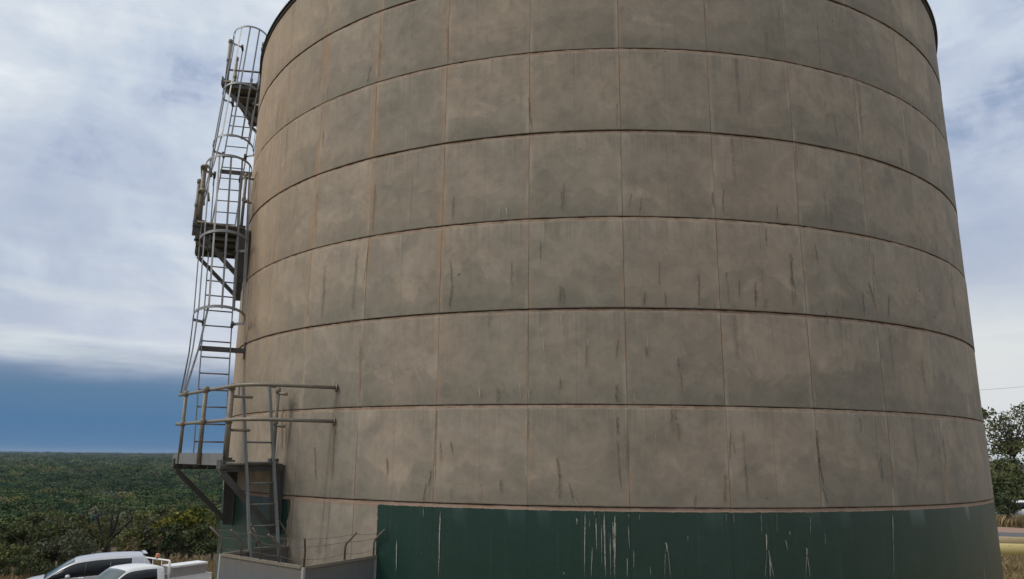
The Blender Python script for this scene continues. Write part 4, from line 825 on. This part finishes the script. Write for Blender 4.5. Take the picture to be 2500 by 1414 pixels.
M['chrome'] = worn('bright_trim', (.7, .7, .72), .18, .9, .05, 0, 8, 0)
m, g, b = mat('orange_lens'); b.inputs['Base Color'].default_value = (0.52, 0.19, 0.10, 1); b.inputs['Roughness'].default_value = .25; b.inputs['Subsurface Weight'].default_value = .2; M['orange'] = m
m, g, b = mat('lamp_lens'); b.inputs['Base Color'].default_value = (0.6, 0.62, 0.65, 1); b.inputs['Roughness'].default_value = .1; M['lens'] = m
m, g, b = mat('tail_lens'); b.inputs['Base Color'].default_value = (0.35, 0.02, 0.02, 1); b.inputs['Roughness'].default_value = .15; M['tail'] = m
M['boxgrey'] = worn('brushed_box_panel', (0.28, 0.265, 0.262), .5, .2, .1, 0, 2)
def car_shell(root, key, body):
    """key: list of (x, z_belt, z_roof, halfwidth, half_roof, glass flag: ''|'w' windscreen |'s' side |'b' rear)"""
    xs = [k[0] for k in key]; X = []
    for a, c in zip(key[:-1], key[1:]):
        n = max(2, int(abs(c[0] - a[0]) / 0.09)); X += [(a[0] + (c[0] - a[0]) * i / n, a[5]) for i in range(n)]
    X.append((key[-1][0], key[-1][5])); sec = []; xa = np.array(xs)
    def val(col, x):
        y = np.array([k[col] for k in key], float)
        return float(np.interp(x, xa, y) if xa[0] < xa[-1] else np.interp(-x, -xa, y))
    def smooth(col, x, r): return sum(val(col, x + d * r) for d in (-1, -.5, 0, .5, 1)) / 5
    for (x, fl) in X:
        zb = smooth(1, x, .06); zr = smooth(2, x, .13 if fl != 'x' else 0.02); hw = smooth(3, x, .15); hr = smooth(4, x, .12); gh = max(zr - zb, 0.0); 
        P = [(hw * .93, .28), (hw * .985, .42), (hw, .62), (hw * .995, .82 if zb > .9 else zb - .06), (hw * .97, zb - .03), (hw * .955, zb)]
        k_ = min(1.0, gh / .35); ins = hw * .955 * (1 - k_) + hr * k_
        P += [(hw * .95 - (hw * .95 - ins) * .04, zb + gh * .05), (ins + (hw * .95 - ins) * .25, zb + gh * .80), (ins * 0.975, zb + gh * .90), (ins * .88, zb + gh * .965), (ins * .60, zb + gh * .992), (0, zb + gh + .012)]
        sec.append((x, P, fl, gh))
    nP = len(sec[0][1]); V = []; idx = {}
    for i, (x, P, fl, gh) in enumerate(sec):
        row = [(x, y, z) for (y, z) in P] + [(x, -y, z) for (y, z) in P[-2::-1]]; idx[i] = len(V); V += row
    m_ = 2 * nP - 1; parts = {'body': [], 'side_window': [], 'side_window2': [], 'windscreen': [], 'rear_window': []}
    for i in range(len(sec) - 1):
        for j in range(m_ - 1):
            jj = j if j < nP - 1 else m_ - 2 - j; fl = sec[i][2]; a = i * m_ + j; f = (a, a + 1, a + 1 + m_, a + m_); tgt = 'body'; gh = min(sec[i][3], sec[i + 1][3])
            if jj == 6 and fl in ('s', 'w', 'S') and gh > .10: tgt = 'side_window' if j < nP else 'side_window2'
            if jj >= 8 and fl == 'w' and sec[i][3] > .03: tgt = 'windscreen'
            if jj >= 9 and fl == 'b': tgt = 'rear_window'
            parts[tgt].append(f)
    for e in (0, len(sec) - 1): parts['body'].append(tuple(range(e * m_, e * m_ + m_)) if e == 0 else tuple(range(e * m_, e * m_ + m_))[::-1])
    for nm, F in parts.items():
        if not F: continue
        used = sorted({q for f in F for q in f}); mp = {q: k for k, q in enumerate(used)}; ob = new_mesh(nm.replace('2', ''), [V[q] for q in used], [[mp[q] for q in f] for f in F], body if nm == 'body' else (M['screen'] if nm == 'windscreen' else M['tint']), root)
        bm = bmesh.new(); bm.from_mesh(ob.data); bmesh.ops.recalc_face_normals(bm, faces=bm.faces); bm.to_mesh(ob.data); bm.free(); ob.data.polygons.foreach_set('use_smooth', [True] * len(ob.data.polygons)); ob.data.set_sharp_from_angle(angle=R_(38))
        if nm != 'body':
            so = ob.modifiers.new('thick', 'SOLIDIFY'); so.thickness = 0.006
    return sec
def wheels(root, xs, hw, r=.37):
    for x in xs:
        for s in (-1, 1):
            b = MB(); y = s * (hw - .10); b.lathe((x, y - .11, r), (0, 1, 0), [(0, r * .62), (0, r * .93), (.03, r), (.19, r), (.22, r * .93), (.22, r * .62)], 28); wv = b.build('wheel', M['rubber'], root)
            c = MB(); c.lathe((x, y + s * .10, r), (0, s, 0), [(-.05, r * .62), (0.0, r * .60), (-.03, r * .5), (-.03, r * .2), (.01, r * .12), (.01, 0.001)], 20)
            for k in range(6): a = k * PI / 3; c.bar((x + math.cos(a) * r * .12, y + s * .095, r + math.sin(a) * r * .12), (x + math.cos(a) * r * .58, y + s * .095, r + math.sin(a) * r * .58), .05, .02, (0, 1, 0))
            c.build('rim', M['rim'], wv)
def mirror(root, x, y, z, s, m):
    b = MB(); b.tube([(x, y, z - .06), (x, y + s * .10, z)], .02, 6); n = 10
    for i in range(1): b.lathe((x, y + s * .06, z + .04), (0, s, 0), [(0, .02), (.02, .075), (.10, .10), (.18, .085), (.215, .04), (.225, .001)], 14)
    o = b.build('mirror', m, root); c = MB(); c.box((x - .098, y + s * .16, z + .04), (.003, 0, 0), (0, .07, 0), (0, 0, .06)); c.build('mirror_glass', M['tint'], o)
# silver wagon
ang = R_(238)
hw_ = 0.93; cpos = np.array((-15.45, 33.7)) + np.array((-.5, .866)) * hw_; zc = -1.80
su = empty('parked_car', (cpos[0], cpos[1], zc), R_(210)); tag(su, 'silver wagon with dark side windows parked behind the white utility truck', 'car')
# x forward from the tail
key = [(-.02, 1.02, 1.30, .84, .70, ''), (.06, 1.06, 1.60, .88, .66, 'b'), (.20, 1.08, 1.80, .90, .64, 'b'), (.30, 1.08, 1.835, .91, .66, ''), (.72, 1.08, 1.85, .92, .68, 's'), (1.2, 1.07, 1.86, .93, .70, 's'), (2.0, 1.05, 1.84, .935, .70, 's'), (2.6, 1.03, 1.77, .935, .68, 's'), (2.85, 1.02, 1.72, .93, .66, 'w'), (3.25, 1.01, 1.50, .925, .70, 'w'), (3.65, 1.00, 1.20, .92, .78, 'w'), (3.90, .99, 1.02, .915, .82, ''), (4.3, .93, .97, .90, .80, ''), (4.7, .80, .84, .84, .7, ''), (4.88, .62, .66, .70, .55, '')]
car_shell(su, key, M['silver']); wheels(su, (.95, 3.85), hw_, .38)
for s in (-1, 1): mirror(su, 3.05, s * .90, 1.08, s, M['silver'])
for s in (-1, 1):
    b = MB(); b.box((4.62, s * .66, .78), (.14, 0, -.03), (0, .13, 0), (.02, 0, .07)); b.build('headlight', M['lens'], su, .02)
    b = MB(); b.box((.03, s * .78, 1.15), (.05, 0, 0), (0, .08, 0), (0, 0, .14)); b.build('tail_light', M['tail'], su, .02)
    b = MB(); b.tube([(.5, s * .905, 1.085), (1.6, s * .912, 1.07), (3.0, s * .90, 1.03)], .010, 5); b.build('window_trim', M['chrome'], su)
for s in (-1, 1):
    for xx in (1.55, 2.45):
        b = MB(); b.tube([(xx, s * .902, 1.075), (xx - .02, s * .86, 1.30), (xx - .04, s * .775, 1.62)], .022, 6); b.build('door_pillar', M['trim'], su)
b = MB(); b.bar((.20, -.58, 1.83), (.20, .58, 1.83), .025, .16); b.build('spoiler', M['silver'], su, .01)
# white utility truck
def ute(origin, z, angle, label, group=None, tray=True):
    t = empty('utility_truck', (origin[0], origin[1], z), angle); tag(t, label, 'utility truck', group)
    key = [(.08, 1.10, 1.60, .80, .62, ''), (.14, 1.10, 1.68, .84, .64, ''), (.42, 1.10, 1.735, .86, .66, 's'), (.9, 1.09, 1.76, .865, .66, 's'), (1.45, 1.08, 1.75, .865, .655, 's'), (1.68, 1.08, 1.70, .865, .65, 'w'), (2.05, 1.06, 1.42, .865, .70, 'w'), (2.35, 1.04, 1.16, .86, .78, 'w'), (2.50, 1.03, 1.06, .86, .80, ''), (3.05, .99, 1.03, .85, .78, ''), (3.4, .92, .96, .82, .74, ''), (3.55, .70, .74, .74, .60, '')]
    car_shell(t, key, M['white']); wheels(t, (-1.15, 2.55), .88, .38)
    for s in (-1, 1):
        mirror(t, 1.75, s * .86, 1.10, s, M['white']); b = MB(); b.box((3.28, s * .62, .82), (.10, 0, -.02), (0, .14, 0), (.02, 0, .08)); b.build('headlight', M['lens'], t, .02)
        b = MB(); b.tube([(.55, s * .875, 1.0), (.70, s * .885, 1.0)], .015, 6); b.build('door_handle', M['white'], t)
    b = MB()
    for s in (-1, 1): b.box((-.95, s * .35, .55), (1.1, 0, 0), (0, .05, 0), (0, 0, .08))
    b.build('chassis', M['trim'], t)
    b = MB(); b.box((-1.0, 0, .93), (1.0, 0, 0), (0, .88, 0), (0, 0, .035)); b.build('tray_floor', M['whitesteel'], t)
    for s in (-1, 1):
        b = MB(); b.box((-1.0, s * .885, 1.06), (1.0, 0, 0), (0, .018, 0), (0, 0, .135)); b.bar((.0, s * .905, 1.19), (-2.0, s * .905, 1.19), .03, .03); b.bar((.0, s * .905, .94), (-2.0, s * .905, .94), .03, .03); b.build('side_board', M['whitesteel'], t)
    b = MB(); b.box((-2.0, 0, 1.06), (.018, 0, 0), (0, .86, 0), (0, 0, .13)); b.build('tail_board', M['whitesteel'], t)
    b = MB(); b.tube([(-.02, .86, .9), (-.02, .86, 1.80), (-.02, .80, 1.87), (-.02, -.80, 1.87), (-.02, -.86, 1.80), (-.02, -.86, .9)], .030, 8)
    for yy in (-.3, .3): b.tube([(-.02, yy, .96), (-.02, yy, 1.86)], .012, 6)
    b.tube([(-.02, .86, 1.35), (-.02, -.86, 1.35)], .018, 6); b.tube([(-.02, .80, .9), (-.02, .76, 1.84)], .016, 6); b.build('headboard', M['whitesteel'], t)
    b = MB(); b.lathe((-.02, -.02, 1.895), (0, 0, 1), [(0, .055), (.02, .06), (.03, .05)], 14); o = b.build('beacon_base', M['trim'], t)
    b = MB(); b.lathe((-.02, -.02, 1.925), (0, 0, 1), [(0, .065), (.03, .078), (.13, .072), (.165, .045), (.17, .001)], 16); b.build('beacon', M['orange'], t)
    return t
uo = np.array((-13.67, 31.5)) + np.array((-.848, .53)) * .86
ut = ute(uo, -1.80, ang, 'white utility truck with an orange beacon and a steel tray parked beside the silver wagon')
b = MB(); b.box((0, 0, .27), (.80, 0, 0), (0, .31, 0), (0, 0, .27)); bx = empty('tool_box', (0, 0, 0)); 
pz = Matrix.Rotation(ang, 4, 'Z') @ Vector((-.93, .565, 1.22)); bx.location = (uo[0] + pz.x, uo[1] + pz.y, -1.80 + pz.z - .155); bx.rotation_euler = (0, 0, ang); tag(bx, 'long grey tool box with a white lid standing on the truck tray', 'tool box')
b.build('box_body', M['boxgrey'], bx, .01); b = MB(); b.box((0, 0, .565), (.83, 0, 0), (0, .34, 0), (0, 0, .025)); b.box((0, .335, .54), (.83, 0, 0), (0, .008, 0), (0, 0, .035)); b.build('lid', M['whitesteel'], bx, .008)
b = MB()
for xx in (-.4, .4): b.box((xx, .35, .50), (.03, 0, 0), (0, .008, 0), (0, 0, .04))
b.build('latch', M['rim'], bx)
x, y = ray_xy(2506, 61); ute((x, y), float(hz_(x, y)) + 0.10, R_(176), 'white utility truck parked in the bushes beyond the road right of the tank')
# ------------------------------------------------------------------ haze: thin even air
HZ = 0.00007
hb = MB(); hb.box((0, 2500, 7), (6500, 0, 0), (0, 6500, 0), (0, 0, 26)); ho = hb.build('haze', None) if False else hb.build('haze', M['wire'])
ho.data.materials.clear(); hm = bpy.data.materials.new('haze_air'); hm.use_nodes = True; hm.node_tree.nodes.clear(); g = G(hm.node_tree)
pv = g.node('ShaderNodeVolumePrincipled'); pv.inputs['Color'].default_value = (0.50, 0.64, 0.84, 1); pv.inputs['Density'].default_value = HZ; pv.inputs['Anisotropy'].default_value = 0.2
g.l.new(pv.outputs[0], g.node('ShaderNodeOutputMaterial').inputs['Volume']); ho.data.materials.append(hm); tag(ho, kind='stuff')
